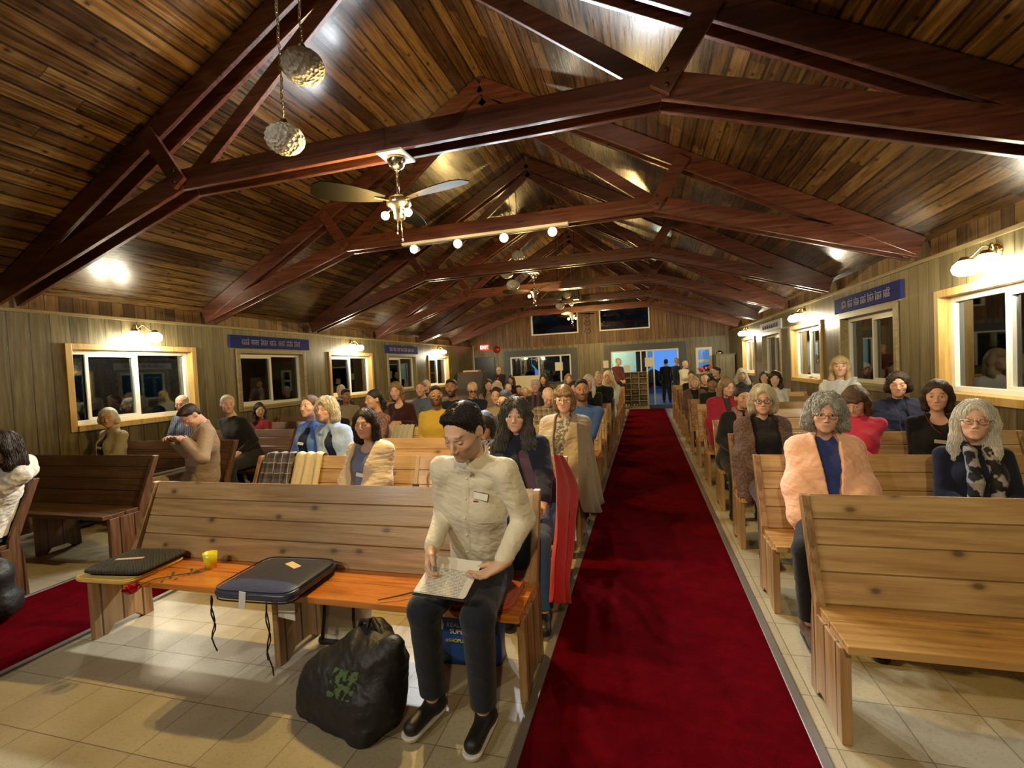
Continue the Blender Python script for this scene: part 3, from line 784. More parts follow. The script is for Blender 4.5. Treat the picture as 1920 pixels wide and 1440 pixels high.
def skin_mat():
    m, nt, bs = nodemat('skin'); N = NT(nt)
    a = N.n('ShaderNodeVertexColor', layer_name='tone'); o = N.obj()
    c = N.mix(N.math('MULTIPLY', N.noise(o, 38., 3), .16), a.outputs[0], (.25, .06, .035)); N.l(c, bs.inputs['Base Color'])
    bs.inputs['Roughness'].default_value = .52; bs.inputs['Subsurface Weight'].default_value = .12; bs.inputs['Subsurface Radius'].default_value = (.012, .004, .002)
    bs.inputs['Subsurface Scale'].default_value = 1.
    N.bump(N.noise(o, 240., 3), bs, .0008)
    return m
SKIN = skin_mat()
def cloth(name, c, rough=.85, var=.16, fold=.0, sheen=.15):
    if name in MATS: return MATS[name]
    m, nt, bs = nodemat(name); N = NT(nt); o = N.obj()
    f = N.noise(o, 7., 4); w = N.noise(o, 420., 2)
    col = N.mix(N.math('ADD', N.math('MULTIPLY', f, .6), N.math('MULTIPLY', w, .4)), tuple(v*(1-var) for v in c), tuple(min(1, v*(1+var)) for v in c)); N.l(col, bs.inputs['Base Color'])
    bs.inputs['Roughness'].default_value = rough; bs.inputs['Sheen Weight'].default_value = sheen; bs.inputs['Specular IOR Level'].default_value = .25
    N.bump(N.math('ADD', N.math('MULTIPLY', w, .12), N.math('MULTIPLY', N.noise(o, 22., 2), 1.)), bs, .005)
    return m
def pattern(name, c1, c2, scale=30., thr=.5, kind='noise', c3=None):
    if name in MATS: return MATS[name]
    m, nt, bs = nodemat(name); N = NT(nt); o = N.obj(); s = N.sep(o)
    if kind == 'plaid':
        def band(v, w, t): return N.math('LESS_THAN', N.math('FRACT', N.math('MULTIPLY', v, 1/w)), t)
        u = N.math('ADD', s[0], N.math('MULTIPLY', s[1], .3)); f = N.math('ADD', N.math('MULTIPLY', band(u, scale, .5), .5), N.math('MULTIPLY', band(s[2], scale, .5), .5))
        ln = N.math('MAXIMUM', band(u, scale, .07), band(s[2], scale, .07)); c = N.mix(f, c1, c2); c = N.mix(N.math('MULTIPLY', ln, .6), c, c3 or (.6, .55, .5))
    elif kind == 'stripe': c = N.mix(N.math('LESS_THAN', N.math('FRACT', N.math('MULTIPLY', N.math('ADD', s[0], s[1]), scale)), thr), c1, c2)
    else:
        f = N.noise(o, scale, 2, .5) if kind == 'noise' else N.voro(o, scale); c = N.mix(N.ramp(f, [(thr-.03, (0,)*3), (thr+.03, (1,)*3)]), c1, c2)
    N.l(c, bs.inputs['Base Color']); bs.inputs['Roughness'].default_value = .85; N.bump(N.noise(o, 26., 4), bs, .006)
    return m
def hair_mat(name, c, c2=None):
    if name in MATS: return MATS[name]
    m, nt, bs = nodemat(name); N = NT(nt); o = N.obj(); s = N.sep(o)
    v = N.comb(s[0], s[1], N.math('MULTIPLY', s[2], .18)); f = N.noise(v, 170., 3, .6); g = N.noise(o, 12., 2)
    c2 = c2 or tuple(min(1, x*1.9+.01) for x in c)
    col = N.mix(N.ramp(N.math('ADD', N.math('MULTIPLY', f, .6), N.math('MULTIPLY', g, .4)), [(.35, (0,)*3), (.68, (1,)*3)]), c, c2); N.l(col, bs.inputs['Base Color'])
    bs.inputs['Roughness'].default_value = .46; bs.inputs['Specular IOR Level'].default_value = .4
    N.bump(f, bs, .006)
    return m
HAIR = dict(black=hair_mat('black hair', (.008, .007, .007), (.03, .026, .024)), dbrown=hair_mat('dark brown hair', (.018, .010, .007), (.05, .03, .02)),
            brown=hair_mat('brown hair', (.055, .028, .014), (.13, .075, .04)), lbrown=hair_mat('light brown hair', (.16, .095, .045), (.32, .21, .11)),
            blond=hair_mat('blond hair', (.34, .24, .11), (.60, .47, .27)), ashblond=hair_mat('ash blond hair', (.42, .36, .24), (.68, .61, .45)),
            grey=hair_mat('grey hair', (.24, .24, .23), (.55, .55, .53)), white=hair_mat('white hair', (.48, .46, .41), (.76, .74, .68)), salt=hair_mat('greying black hair', (.015, .014, .014), (.15, .145, .14)))
SK = dict(fair=(.73, .48, .35), pink=(.72, .44, .33), tan=(.58, .35, .23), brown=(.30, .155, .085), dark=(.14, .065, .035), pale=(.70, .48, .37))
EYEW = plain('eye white', (.62, .60, .57), .25, var=.02); IRIS = plain('dark iris', (.035, .02, .012), .15, var=.2)
GOLDW = plain('thin gold frame', (.55, .42, .24), .3, 1.); DARKF = plain('dark glasses frame', (.03, .02, .018), .3)
LENSM = glass_pane('spectacle lens', -.1)

def ik(S, W, l1, l2, hint):
    d = W-S; L = np.linalg.norm(d); L = min(L, (l1+l2)*.995); u = d/np.linalg.norm(d)
    a = (l1*l1-l2*l2+L*L)/(2*L); h = math.sqrt(max(l1*l1-a*a, 0)); hp = hint-u*(hint @ u); hp /= np.linalg.norm(hp)
    return S+u*a+hp*h, S+u*L

def add_hand(fd, W, d, n, side, s=1., curl=(.35, .5, .5), spread=1., res=.005, thumb=.5):
    """W wrist, d towards the fingers, n out of the palm, side: +1 thumb on the d x n side"""
    d = d/np.linalg.norm(d); n = n-d*(n @ d); n /= np.linalg.norm(n); b = np.cross(d, n)*side
    fr = max(.0088*s, res*.78)
    for o in (-.022, 0, .022): fd.cap(W+d*.012*s+b*o*.6*s, W+d*.078*s+b*o*s, .021*s, .017*s, .016*s, n=n, f=.72)
    fd.cap(W-d*.03*s, W+d*.03*s, .025*s, .026*s, .02*s, n=n, f=.78)
    for i, (o, L) in enumerate(((.031, .070), (.0105, .078), (-.0105, .073), (-.031, .057))):
        p = W+(d*.086+b*o*1.0)*s-d*(.006*s if i in (0, 3) else 0); ang = (i-1.5)*-.05*spread; dr = d+b*ang; dr /= np.linalg.norm(dr); a = 0
        for j, (fl, cu) in enumerate(zip((.44, .31, .25), curl)):
            a += cu*(1+.12*i); q = p+(dr*math.cos(a)+n*math.sin(a))*L*fl*s
            fd.cap(p, q, fr*(1-.07*j), fr*(.95-.09*j), .005); p = q
    p = W+(d*.022+b*.026)*s; t1 = d*.62+b*.72+n*.25*thumb; t1 /= np.linalg.norm(t1); q = p+t1*.042*s; fd.cap(p, q, .0145*s, .0115*s, .010)
    t2 = d*.85+b*.25+n*.45*thumb; t2 /= np.linalg.norm(t2); r = q+t2*.032*s; fd.cap(q, r, .0112*s, .0100*s, .004); fd.cap(r, r+t2*.018*s, .0098*s, .0078*s, .003)

def add_head(fd, H, R, s=1., male=True, mouth=0., nose=1., fat=1.):
    T = lambda *p: H+R @ (V(*p)*s)
    E = lambda c, r, k, op='+': fd.ell(T(*c), V(*r)*s, k*s, R, op)
    Cp = lambda a, b, ra, rb, k, op='+': fd.cap(T(*a), T(*b), ra*s, rb*s, k*s, op=op)
    E((0, .018, .030), (.0735, .094, .088), .01); E((0, -.022, -.022), (.0615*fat, .070, .088), .03)
    jw = .050 if male else .044
    E((0, -.030, -.072), (jw*fat, .050, .040), .03); Cp((-.009, -.074, -.100), (.009, -.074, -.100), .014 if male else .011, .014 if male else .011, .022)
    Cp((-.030, -.081, .022), (.030, -.081, .022), .0085 if male else .0065, .0085 if male else .0065, .018)
    for x in (-1, 1):
        E((x*.0315, -.099, .004), (.0185, .0145, .0115), .012, '-')
        E((x*.041*fat, -.058, -.024), (.021*fat, .021, .020), .022)
    nm = nose*(1. if male else .9)
    fd.chain([T(0, -.086, .012), T(0, -.100, -.012), T(0, -.1105*nm**.3, -.031)], [.0068*s, .0078*s, .0108*nm*s], .007*s)
    for x in (-1, 1): E((x*.0115*nm, -.0985, -.0375), (.0075, .0095, .0068), .005)
    Cp((-.019, -.0830, -.0600), (.019, -.0830, -.0600), .0038, .0038, .009); Cp((-.014, -.0830, -.0695), (.014, -.0830, -.0695), .0045, .0045, .009); E((0, -.056, -.066), (.034, .028, .026), .02)
    Cp((-.023, -.0895, -.0650), (.023, -.0895, -.0650), .0012, .0012, .004, '-')
    for x in (-1, 1):
        fd.ell(T(x*.0765, .012, -.004), V(.0085, .021, .031)*s, .006*s, R @ rotm(x*-18, 0, 0)); E((x*.0845, .008, .0), (.004, .011, .018), .004, '-')
def head_color(P, H, R, s, tone, male, beard=0., browc=(.03, .02, .015), lip=None, old=False):
    L = ((P-H) @ R)/s; c = np.tile(np.array(tone), (len(P), 1)); x, y, z = np.abs(L[:, 0]), L[:, 1], L[:, 2]
    near = (np.abs(L) < .16).all(1)
    def bl(w, col):
        w = (np.clip(w, 0, 1)*near)[:, None]; return c*(1-w)+np.array(col)*w
    cheek = np.exp(-((x-.040)**2+(z+.026)**2)/.00045)*(y < -.03)*.35; c = bl(cheek, np.array(tone)*np.array([1.06, .74, .70]))
    lip = lip or (tone[0]*.78, tone[1]*.48, tone[2]*.50)
    w = np.exp(-((x/.0225)**4+((z+.0655)/.0075)**4))*(y < -.072); c = bl(w*.65, lip); w = np.exp(-((x/.023)**4+((z+.0655)/.0016)**2))*(y < -.072); c = bl(w*.5, np.array(lip)*.4)
    w = np.exp(-(((x-.033)/.0175)**4+((z-(.0285-.10*(x-.033)**1))/.0042)**4))*(y < -.05); c = bl(w*.8, browc)
    w = np.exp(-(((x-.0315)/.021)**4+((z-.001)/.013)**4))*(y < -.06); c = bl(w*.28, np.array(tone)*np.array([.62, .48, .46]))
    if beard:
        w = ((z < -.042+.5*np.maximum(x-.035, 0)*1.2) & (y < .012) & (z > -.125)).astype(float); w *= 1-np.exp(-((x/.021)**4+((z+.066)/.009)**4))
        w *= np.clip((-.030+.9*np.maximum(x-.03, 0)-z)/.02, 0, 1); c = bl(w*beard, browc)
    return c

def add_hair(fd, H, R, s, style, L=.0, vol=1., fringe=False, lift=0.):
    T = lambda *p: H+R @ (V(*p)*s); N_ = lambda *n: R @ V(*n)
    E = lambda c, r, k=.02, op='+': fd.ell(T(*c), V(*r)*s, k*s, R, op)
    Cp = lambda a, b, ra, rb, k=.03, op='+': fd.cap(T(*a), T(*b), ra*s, rb*s, k*s, op=op)
    v = vol
    if style in ('short', 'bald', 'cap', 'crop'):
        E((0, .021, .038), (.0772*v, .0965*v, .0850*v))
        if style == 'short': E((0, -.035, .088), (.058, .05, .028*v))
        Cp((-.035, .062, -.03), (.035, .062, -.03), .028, .028)
        fd.cut(T(0, -.056, .062+lift), N_(0, -.90, -.43), .01); fd.cut(T(0, 0, -.072), N_(0, .25, -1))
        for x in (-1, 1): E((x*.088, .010, -.008), (.022, .026, .036), .006, '-')
        if style == 'bald': E((0, .0, .115), (.066, .10, .062), .01, '-')
    elif style in ('bob', 'long', 'curly'):
        z0 = L if L else (-.11 if style == 'bob' else -.26); cy = style == 'curly'
        E((0, .022, .040), (.084*v, .104*v, .094*v))
        zb = max(z0, -.13)
        for x in (-1, 1):
            fd.chain([T(x*.066*v, .005, .05), T(x*.080*v, .012, -.02), T(x*(.080 if not cy else .092)*v, .010, zb)], [.026*v*s, .027*v*s, .026*v*s], .03*s)
            fd.chain([T(x*.045, .07, .0), T(x*.055*v, .065, zb)], [.05*v*s, .046*v*s], .03*s)
            if z0 < -.15:
                fd.chain([T(x*.082*v, .008, -.12), T(x*(.110 if cy else .090)*v, -.010, (z0-.12)/2), T(x*(.118 if cy else .086)*v, -.030, z0)], [(.036 if cy else .026)*v*s, (.046 if cy else .026)*v*s, (.030 if cy else .016)*v*s], .03*s)
                fd.chain([T(x*.05, .070, -.11), T(x*.06*v, .085, z0)], [.046*v*s, .028*v*s], .03*s)
        cv = 1.12 if cy else 1.04; E((0, -.100, -.048), (.054*cv, .082, .098), .010, '-')
        if fringe: fd.chain([T(-.056, -.052, .052), T(-.03, -.080, .046), T(.03, -.080, .046), T(.056, -.052, .052)], [.013*s]*4, .014*s)
        else: E((.006, -.108, .036), (.050*cv, .054, .056), .014, '-')
        E((0, -.045, -.19), (.058, .075, .09), .012, '-')
    elif style == 'tail':
        E((0, .022, .040), (.081, .100, .088)); fd.cut(T(0, -.062, .058), N_(0, -.78, -.62)); 
        fd.chain([T(0, .10, .0), T(0, .135, -.05), T(0, .12, -.16)], [.03*s, .036*s, .018*s], .03*s)
    elif style == 'bun':
        E((0, .022, .040), (.081, .100, .088)); fd.cut(T(0, -.062, .058), N_(0, -.78, -.62)); E((0, .125, .02), (.042, .04, .042))
    elif style == 'scarf':
        E((0, .010, .035), (.096, .118, .105)); Cp((-.07, .01, -.03), (-.11, .03, -.20), .045, .075, .05); Cp((.07, .01, -.03), (.11, .03, -.20), .045, .075, .05)
        Cp((0, .08, 0), (0, .09, -.2), .06, .09, .05); E((0, -.115, -.015), (.055, .085, .083), .012, '-')
CNT = {'v': 0}
def strands(P, F, H, R, s, n, length, rad, curl, seed, down=V(0, 0, -1)):
    """thin locks laid over the hair surface, following it downwards"""
    from mathutils.kdtree import KDTree
    N = vnormals(P, F); kd = KDTree(len(P))
    for i, p in enumerate(P): kd.insert(p, i)
    kd.balance(); r = np.random.default_rng(seed); b = MB()
    L = ((P-H) @ R)/s
    cand = np.where((N @ (R @ V(0, -.2, .3)) > -.6))[0]
    for i in r.choice(cand, n):
        p = P[i]+N[i]*rad*.3; pts = [p]; k = 7; ph = r.random()*6.28; nn = N[i]
        part = (R.T @ (p-H)); side = R @ V(np.sign(part[0])*.6, .15, 0)
        for j in range(k):
            dn = down+side*(1. if nn[2] > .55 else .15)
            t = dn-nn*(dn @ nn); t /= max(np.linalg.norm(t), 1e-6)
            q = p+t*length/k; _, m, _ = kd.find(q); q0 = P[m]; nn = N[m]
            off = (q-q0) @ nn; q = q-nn*(off-rad*.4) if off < .02 else q-nn*off*.3
            c = np.cross(nn, t)*math.sin(ph+j*1.5)*curl+nn*(math.cos(ph+j*1.5)+1)*curl*.6; pts.append(q+c); p = q
        b.tube(pts, [rad*.5]+[rad]*(k-1)+[rad*.3], 4, caps=False)
    return b

def build_person(sp):
    """sp: head centre (px, py) in the depth plane Y, garments, hair, pose; returns the top-level body mesh"""
    g = sp.get; male = g('male', False); Hw = np.array(at(sp['px'], sp['py'], sp['Y'])) if 'head' not in sp else V(*sp['head'])
    dist = float(np.linalg.norm(Hw-V(0, 0, EYE))); res = g('res', min(.0125, max(.0045, dist*.00115)))
    if dist > 6: res = max(res, .0085)
    stand = g('stand', False); rz = math.radians(g('rz', 0))
    pel = V(*g('pel')) if g('pel') is not None else V(Hw[0]+g('dx', 0), Hw[1]+g('lean', -.03), 0)
    if stand: hipz = max(.55, (Hw[2]+.11)*.515)
    else: hipz = SEAT_Z+g('hipup', .138)
    torso = (Hw[2]-hipz); s = g('s', float(np.clip(torso/(.70 if not stand else .73), .86, 1.12))); hs = g('hs', .5+.5*s)
    c, sn = math.cos(rz), math.sin(rz); Rb = np.array([[c, -sn, 0], [sn, c, 0], [0, 0, 1]])
    root = V(pel[0], pel[1], 0); toL = lambda p: Rb.T @ (np.array(p)-root); H = toL(Hw)
    hy, hp, hr = g('look', (0, 0, 0)); hy += math.degrees(math.atan2(-Hw[0], Hw[1])); R = rotm(hy-math.degrees(rz), hp, hr)
    wd = g('wide', 1.)
    Pv = V(0, 0, hipz); NB = H+R @ (V(0, .030, -.110)*hs)+V(0, .018, -.062+g('neckup', 0))*s   # base of the neck
    NB = V(NB[0]*.85, NB[1], NB[2]); up = NB-Pv; ch = Pv+up*.66+V(0, .012, 0)
    sw = (.178 if male else .158)*s*g('sh', 1.); shl = {x: NB+V(x*sw, .012, -.070*s) for x in (-1, 1)}
    # arms
    l1, l2 = .275*s, .245*s; W = {}; EL = {}; arms = g('arms', 'lap')
    for x in (-1, 1):
        if isinstance(arms, dict): w = toL(V(*arms[x]))
        elif arms == 'lap': w = V(x*.07, -.21*s, hipz+.10)
        elif arms == 'down': w = shl[x]+V(x*.06, -.03, -.50*s)
        elif arms == 'chest': w = V(x*.06, -.24*s, ch[2]-.06)
        elif arms == 'cross': w = V(-x*.09, -.19*s, ch[2]-.12)
        hint = V(x*.55, .55, -.7) if arms != 'down' else V(x*.4, .8, 0)
        hint = V(*g('hint', {}).get(x, hint)) if g('hint') else hint
        EL[x], W[x] = ik(shl[x], w, l1, l2, hint)
    # legs
    hipw = .085*s; HP = {x: Pv+V(x*hipw, -.0, -.015) for x in (-1, 1)}; KN = {}; AN = {}
    for x in (-1, 1):
        if stand: KN[x] = V(x*.10, -.02, hipz*.52); AN[x] = V(x*.11, .02, .085)
        else:
            kz = .52*min(1.05, s*.99)
            KN[x] = V(x*.13, -.43*s, kz); AN[x] = V(x*.12, -.42*s+g('tuck', .06), .085)
        if g('legs'): KN[x] = toL(V(*g('legs')[x][0])); AN[x] = toL(V(*g('legs')[x][1]))
    SOLIDS.clear()
    wx, wy = root[0], root[1]
    if -4.75 < wx < -3.2 or -.81 < wx < .645 or (stand and wy > 17): SOLIDS.append([(V(0, 0, .017), V(0, 0, 1)), (V(0, 0, -1), V(0, 0, -1))])
    if not stand:
        if wx < -4.2: xa, xb, fy = -6.81, -4.755, rowYL
        elif wx < 0: xa, xb, fy = -3.485, -.597, rowY
        else: xa, xb, fy = .715, 2.905, rowYR
        kk = max(0, math.ceil((wy-fy(0)+.12)/(fy(1)-fy(0)))); by = fy(kk); sh_ = SEAT_Z+g('seat_h', .0015)
        if xa == -3.485 and kk > 1: xa = -3.572
        def reg(pl): return [(toL(V(*o_)), Rb.T @ (V(*n_)/np.linalg.norm(n_))) for o_, n_ in pl]
        SOLIDS.append(reg([((0, 0, sh_), (0, 0, 1)), ((0, by-.535, 0), (0, -1, 0)), ((xa, 0, 0), (-1, 0, 0)), ((xb, 0, 0), (1, 0, 0)), ((0, 0, .0), (0, 0, -1)), ((0, by, 0), (0, 1, 0))]))
        SOLIDS.append(reg([((0, by-.028, .91), (0, -.45, .17)), ((0, 0, .925), (0, 0, 1)), ((xa, 0, 0), (-1, 0, 0)), ((xb, 0, 0), (1, 0, 0)), ((0, 0, .0), (0, 0, -1)), ((0, by+.4, 0), (0, 1, 0))]))
        for e0, e1 in ((xa-.002, xa+.046), (xb-.046, xb+.002)): SOLIDS.append(reg([((0, by-.072, .91), (0, -.45, .17)), ((0, 0, .925), (0, 0, 1)), ((e0, 0, 0), (-1, 0, 0)), ((e1, 0, 0), (1, 0, 0)), ((0, 0, .0), (0, 0, -1)), ((0, by+.4, 0), (0, 1, 0))]))
        SOLIDS.append(reg([((0, by-(fy(1)-fy(0))+.035, 0), (0, 1, 0)), ((0, 0, .925), (0, 0, 1)), ((xa, 0, 0), (-1, 0, 0)), ((xb, 0, 0), (1, 0, 0)), ((0, 0, .0), (0, 0, -1)), ((0, by-1.3, 0), (0, -1, 0))]))
    bd = Field()
    nk = .052 if male else .044
    add_head(bd, H, R, hs, male, nose=g('nose', 1.), fat=g('fat', 1.))
    bd.cap(H+R @ (V(0, .018, -.07)*hs), NB+V(0, .01, 0), nk*s, nk*s*1.08, .03)
    for x in (-1, 1):
        bd.cap(NB+V(x*.03, .01, -.02), shl[x], .034*s, .036*s, .03)
        bd.chain([shl[x], EL[x]], [.038*s, .028*s], .02); bd.chain([EL[x], W[x]], [.028*s, .021*s], .012)
        bd.chain([HP[x], KN[x]], [.082*s*wd, .054*s], .04); bd.chain([KN[x], AN[x]], [.053*s, .034*s], .02)
        ft = g('toe', {}).get(x, 0) if g('toe') else 0; bd.cap(AN[x]+V(0, .03, -.045), AN[x]+V(math.sin(ft), -math.cos(ft), 0)*.11+V(0, 0, -.055), .027, .024, .02)
        fdir = W[x]-EL[x]; hd = g('hands', {}).get(x) if g('hands') else None
        if hd: d_, n_, cu, th = hd; d_ = Rb.T @ V(*d_); n_ = Rb.T @ V(*n_)
        else:
            d_ = fdir/np.linalg.norm(fdir)+V(-x*.35, -.2, -.1); n_ = V(-x*.3, .1, -1.) if arms != 'down' else V(-x, 0, 0); cu, th = (.35, .5, .4), .5
        sd_ = np.sign((np.cross(d_, n_)) @ V(-x, -.2, .35)) or 1
        add_hand(bd, W[x], d_, n_, sd_, s*(1. if male else .9), cu, res=res, thumb=th)
    spn = up/np.linalg.norm(up); fwd_ = V(0, -1, 0)-spn*(-spn[1]); fwd_ /= np.linalg.norm(fwd_)
    def barrel(fd, t, loose=0., dn=V(0, 0, 0), k=.045):
        lv = [(0, .052, .112, 0), (.30, .040, .098, .004), (.60, .068, .102, .006), (.82, .088, .078, .0)] if male else [(0, .062, .114, 0), (.32, .036, .090, .004), (.60, .052, .094, .004), (.82, .076, .072, .0)]
        for x in (-1, 0, 1):
            pts = []; rs = []
            for i, (q, hw, r, fo) in enumerate(lv):
                pts.append(Pv+up*q+V(x*hw*s*wd, 0, 0)-fwd_*(.012*s-fo)+(dn if i == 0 else 0)); rs.append(r*s*(wd if i < 3 else 1)+t+loose*(1.2, 1., .5, .2)[i])
            fd.chain(pts, rs, k)
    barrel(bd, -.012)
    P, F = bd.mesh(res); P = expel(P)
    col = head_color(P, H, R, hs, SK[g('skin', 'fair')], male, g('beard', 0), g('brow', (.03, .02, .015)), g('lip'))
    me = mesh_from('person', P, F, SKIN, col); body = link('person', me, None, root); body.rotation_euler = (0, 0, rz)
    tag(body, sp['label'], 'person', g('group'))
    def child(name, fd, mat, r=None, wr=.0, wf=9., seed=1, post=None):
        P, F = fd.mesh(r or res)
        if len(F) == 0: return None
        if wr:
            N = vnormals(P, F); nn_ = noise3(P*V(1, 1, 1.6), wf, seed); P = P+N*((.55*noise3(P, wf*.6, seed+9)+.9*(.35-np.abs(nn_)))*wr)[:, None]
        P = expel(P)
        if post: P = post(P, F)
        return link(name, mesh_from(name, P, F, mat), body)
    sd = int(abs(sp['px']*7+sp['py'])) % 997
    # ---- lower garment
    t = .010+.4*res; lo = Field(); skirt = g('skirt')
    lo.cap(Pv+V(-.05, 0, -.01), Pv+V(.05, 0, -.01), (.118*s*wd+t), None, .05, n=(0, 1, 0), f=.92); lo.cap(Pv, Pv+up*.2, .118*s*wd+t*.4, .112*s*wd+t*.4, .04, n=(0, 1, 0), f=.85)
    for x in (-1, 1):
        lo.chain([HP[x], KN[x]], [.088*s*wd+t, .062*s+t], .04); lo.chain([KN[x], AN[x]+V(0, 0, .015)], [.062*s+t, .047*s+t*g('flare', 1.)], .02)
    if skirt: lo.chain([(KN[-1]+KN[1])/2, (AN[-1]+AN[1])/2+V(0, 0, .1)], [.13, .15], .08)
    for x in (-1, 1):
        ax = AN[x]-KN[x]; ax /= np.linalg.norm(ax)
    lo.cut(V(0, 0, AN[1][2]+.022), (0, 0, -1)); child('skirt' if skirt else 'trousers', lo, g('bottom') or cloth('charcoal trousers', (.03, .03, .035)), wr=.0035, seed=sd)
    # ---- shoes
    for x in (-1, 1):
        sh = Field(); f = g('toe', {}).get(x, 0) if g('toe') else 0; q = V(math.sin(f), -math.cos(f), 0)
        sh.cap(AN[x]+V(0, .035, -.045), AN[x]+q*.14+V(0, 0, -.052), .040, .038, .02, n=(0, 0, 1), f=.9); sh.cap(AN[x]+V(0, .02, -.0), AN[x]+V(0, .02, -.04), .042, .044, .03)
        sh.cut(V(0, 0, .012), (0, 0, -1))
        so = child('shoe', sh, g('shoe') or BLACK, r=max(res, .006))
        if so and dist < 7.5:
            s2 = Field(); s2.cap(AN[x]+V(0, .035, -.066), AN[x]+q*.145+V(0, 0, -.066), .047, .045, .02); s2.cut(V(0, 0, .004), (0, 0, -1)); s2.cut(V(0, 0, .03 if g('sole') else .014), (0, 0, 1))
            m2 = s2.mesh(.004 if dist < 3 else .006); m2 = (expel(m2[0]), m2[1]); o2 = link('sole', mesh_from('sole', m2[0], m2[1], g('sole') or BLACK), so)
    # ---- upper garment
    def torso_field(t, sleeves=1., long=0., loose=0.):
        u = Field(); dn = V(0, 0, -long)
        barrel(u, t-.006, loose, dn)
        if not male:
            for x in (-1, 1): u.ell(Pv+up*.62+fwd_*.068*s+V(x*.056*s, 0, 0), V(.056, .048, .054)*s*g('bust', 1.)+t*.5, .05)
        u.cap(NB+V(0, .008, -.03), NB+V(0, .006, .000), .056*s+t*.8, .047*s+t*.6, .02)
        for x in (-1, 1):
            u.cap(NB+V(x*.025, .006, -.035), shl[x]+V(-x*.012, 0, .002), .036*s+t*.9, .038*s+t*.9, .03)
            e = EL[x]; w = W[x]-(W[x]-EL[x])*.10
            if sleeves >= 1: u.chain([shl[x], e], [.043*s+t+loose*.3, .036*s+t+loose*.4], .022); u.chain([e, w], [.036*s+t+loose*.4, .025*s+t+loose*.3], .015)
            else: u.chain([shl[x], shl[x]+(e-shl[x])*sleeves], [.043*s+t, .040*s+t], .022)
        return u
    def neck_open(u, kind, t):
        up_ = H+R @ (V(0, .012, -.06)*hs); c0 = NB+V(0, .008, .018)
        u.cap(c0+(up_-c0)*.15, up_+V(0, 0, .1), nk*s+.006, nk*s+.03, .006, op='-')
        if kind == 'v': 
            for k in range(5): q = k/4; u.cap(NB+V(0, -.06, .02-.0*q), ch+V(0, -.14*s, .045), .034, .006, .006, op='-')
        elif kind == 'u': u.ell(NB+V(0, -.065, .01), V(.062, .05, .058)*s, .01, op='-')
        elif kind == 'wide': u.ell(NB+V(0, -.065, -.005), V(.088, .055, .075)*s, .01, op='-')
    top = g('top') or cloth('grey jumper', (.2, .2, .2)); t1 = .010+.45*res
    if g('open'):                                     # an inner shirt under an open jacket
        u = torso_field(t1*.8, 1., .02); neck_open(u, g('neck', 'u'), t1)
        child('shirt', u, g('inner') or cloth('navy shirt', (.02, .025, .05)), wr=.003, seed=sd+2)
        t2 = t1+.014; u = torso_field(t2, 1., g('hem', .04), .012); neck_open(u, 'none', t2)
        ow = g('open'); c0 = NB+V(0, -.20, .03); c1 = Pv+V(0, -.30, -.05)
        fwd = V(0, -1, 0)
        for k in range(19):
            q = k/18; m_ = NB*(1-q)+Pv*q
            u.cap(m_+V(0, -.11, 0), m_+V(0, -.30, 0), ow*(.75+.3*q)*s, ow*(.8+.3*q)*s, .008, op='-')
        # turned-back collar
        for x in (-1, 1): u.cap(NB+V(x*.052, .0, .02)*1., NB+V(x*(ow*.9+.022), -.085, -.075), .017+.4*res, .014+.4*res, .010)
        u.cap(NB+V(-.045, .045, .025), NB+V(.045, .045, .025), .016+.4*res, None, .02)
        child(g('outer_name', 'jacket'), u, top, wr=.005, seed=sd+3)
    else:
        u = torso_field(t1, g('sleeve', 1.), g('hem', .02), g('loose', 0)); neck_open(u, g('neck', 'crew'), t1)
        child('shirt', u, top, wr=g('wr', .004), wf=g('wf', 9.), seed=sd+4)
    # ---- shawl or blanket round the shoulders
    if g('shawl'):
        u = Field(); t3 = t1+.014; ln = g('shawl_len', .26); barrel(u, t3+.002, .02, k=.05)
        for x in (-1, 1):
            u.ell(Pv+up*.62+fwd_*.068*s+V(x*.056*s, 0, 0), V(.060, .052, .058)*s+t3*.8, .05)
            u.cap(NB+V(x*.03, .015, -.015), shl[x]+V(x*.0, .005, .0), .036*s+t3, .042*s+t3, .04)
            e = EL[x]; u.cap(shl[x], e, .046*s+t3, .060*s+t3, .05); u.cap(e, W[x]+V(x*.03, .06, .0), .060*s+t3, .045*s+t3*.6, .05)
            if ln > .3: u.cap(e+V(x*.01, 0, 0), e+V(x*.0, -.08, -(ln-.3)), .062*s+t3, .07*s+t3, .06)
            u.chain([NB+V(0, .058, .018), NB+V(x*.058, .012, .012), NB+V(x*.062, -.055, -.035)], [.024, .024, .026], .02)
        neck_open(u, 'none', 0); ow = g('shawl_open', .035)
        for k in range(31):
            q = k/30; m_ = NB*(1-q)+Pv*q; rr = ow*(1.3-1.0*q if g('shawl_v', True) else 1)
            u.cap(m_+V(0, -.05, 0), m_+V(0, -.40, 0), rr, rr, .006, op='-')
        child('shawl', u, g('shawl'), wr=.009, wf=11., seed=sd+5)
    if g('scarf'):
        u = Field(); u.chain([NB+V(.0, .05, .03), NB+V(.06, .0, .025), NB+V(.045, -.075, -.02), ch+V(.055, -.135, -.04), ch+V(.06, -.13, -.22)], [.026, .026, .028, .034, .03], .02)
        u.chain([NB+V(.0, .05, .03), NB+V(-.06, .0, .025), NB+V(-.04, -.075, -.02), ch+V(-.04, -.14, -.03), ch+V(-.05, -.13, -.20)], [.026, .026, .028, .034, .03], .02); neck_open(u, 'none', 0)
        child('scarf', u, g('scarf'), wr=.005, wf=16., seed=sd+6)
    # ---- hair
    keep_ = list(SOLIDS); SOLIDS.clear()
    st = g('hair', ('short', 'dbrown')); hf = Field(); kw = g('hk', {})
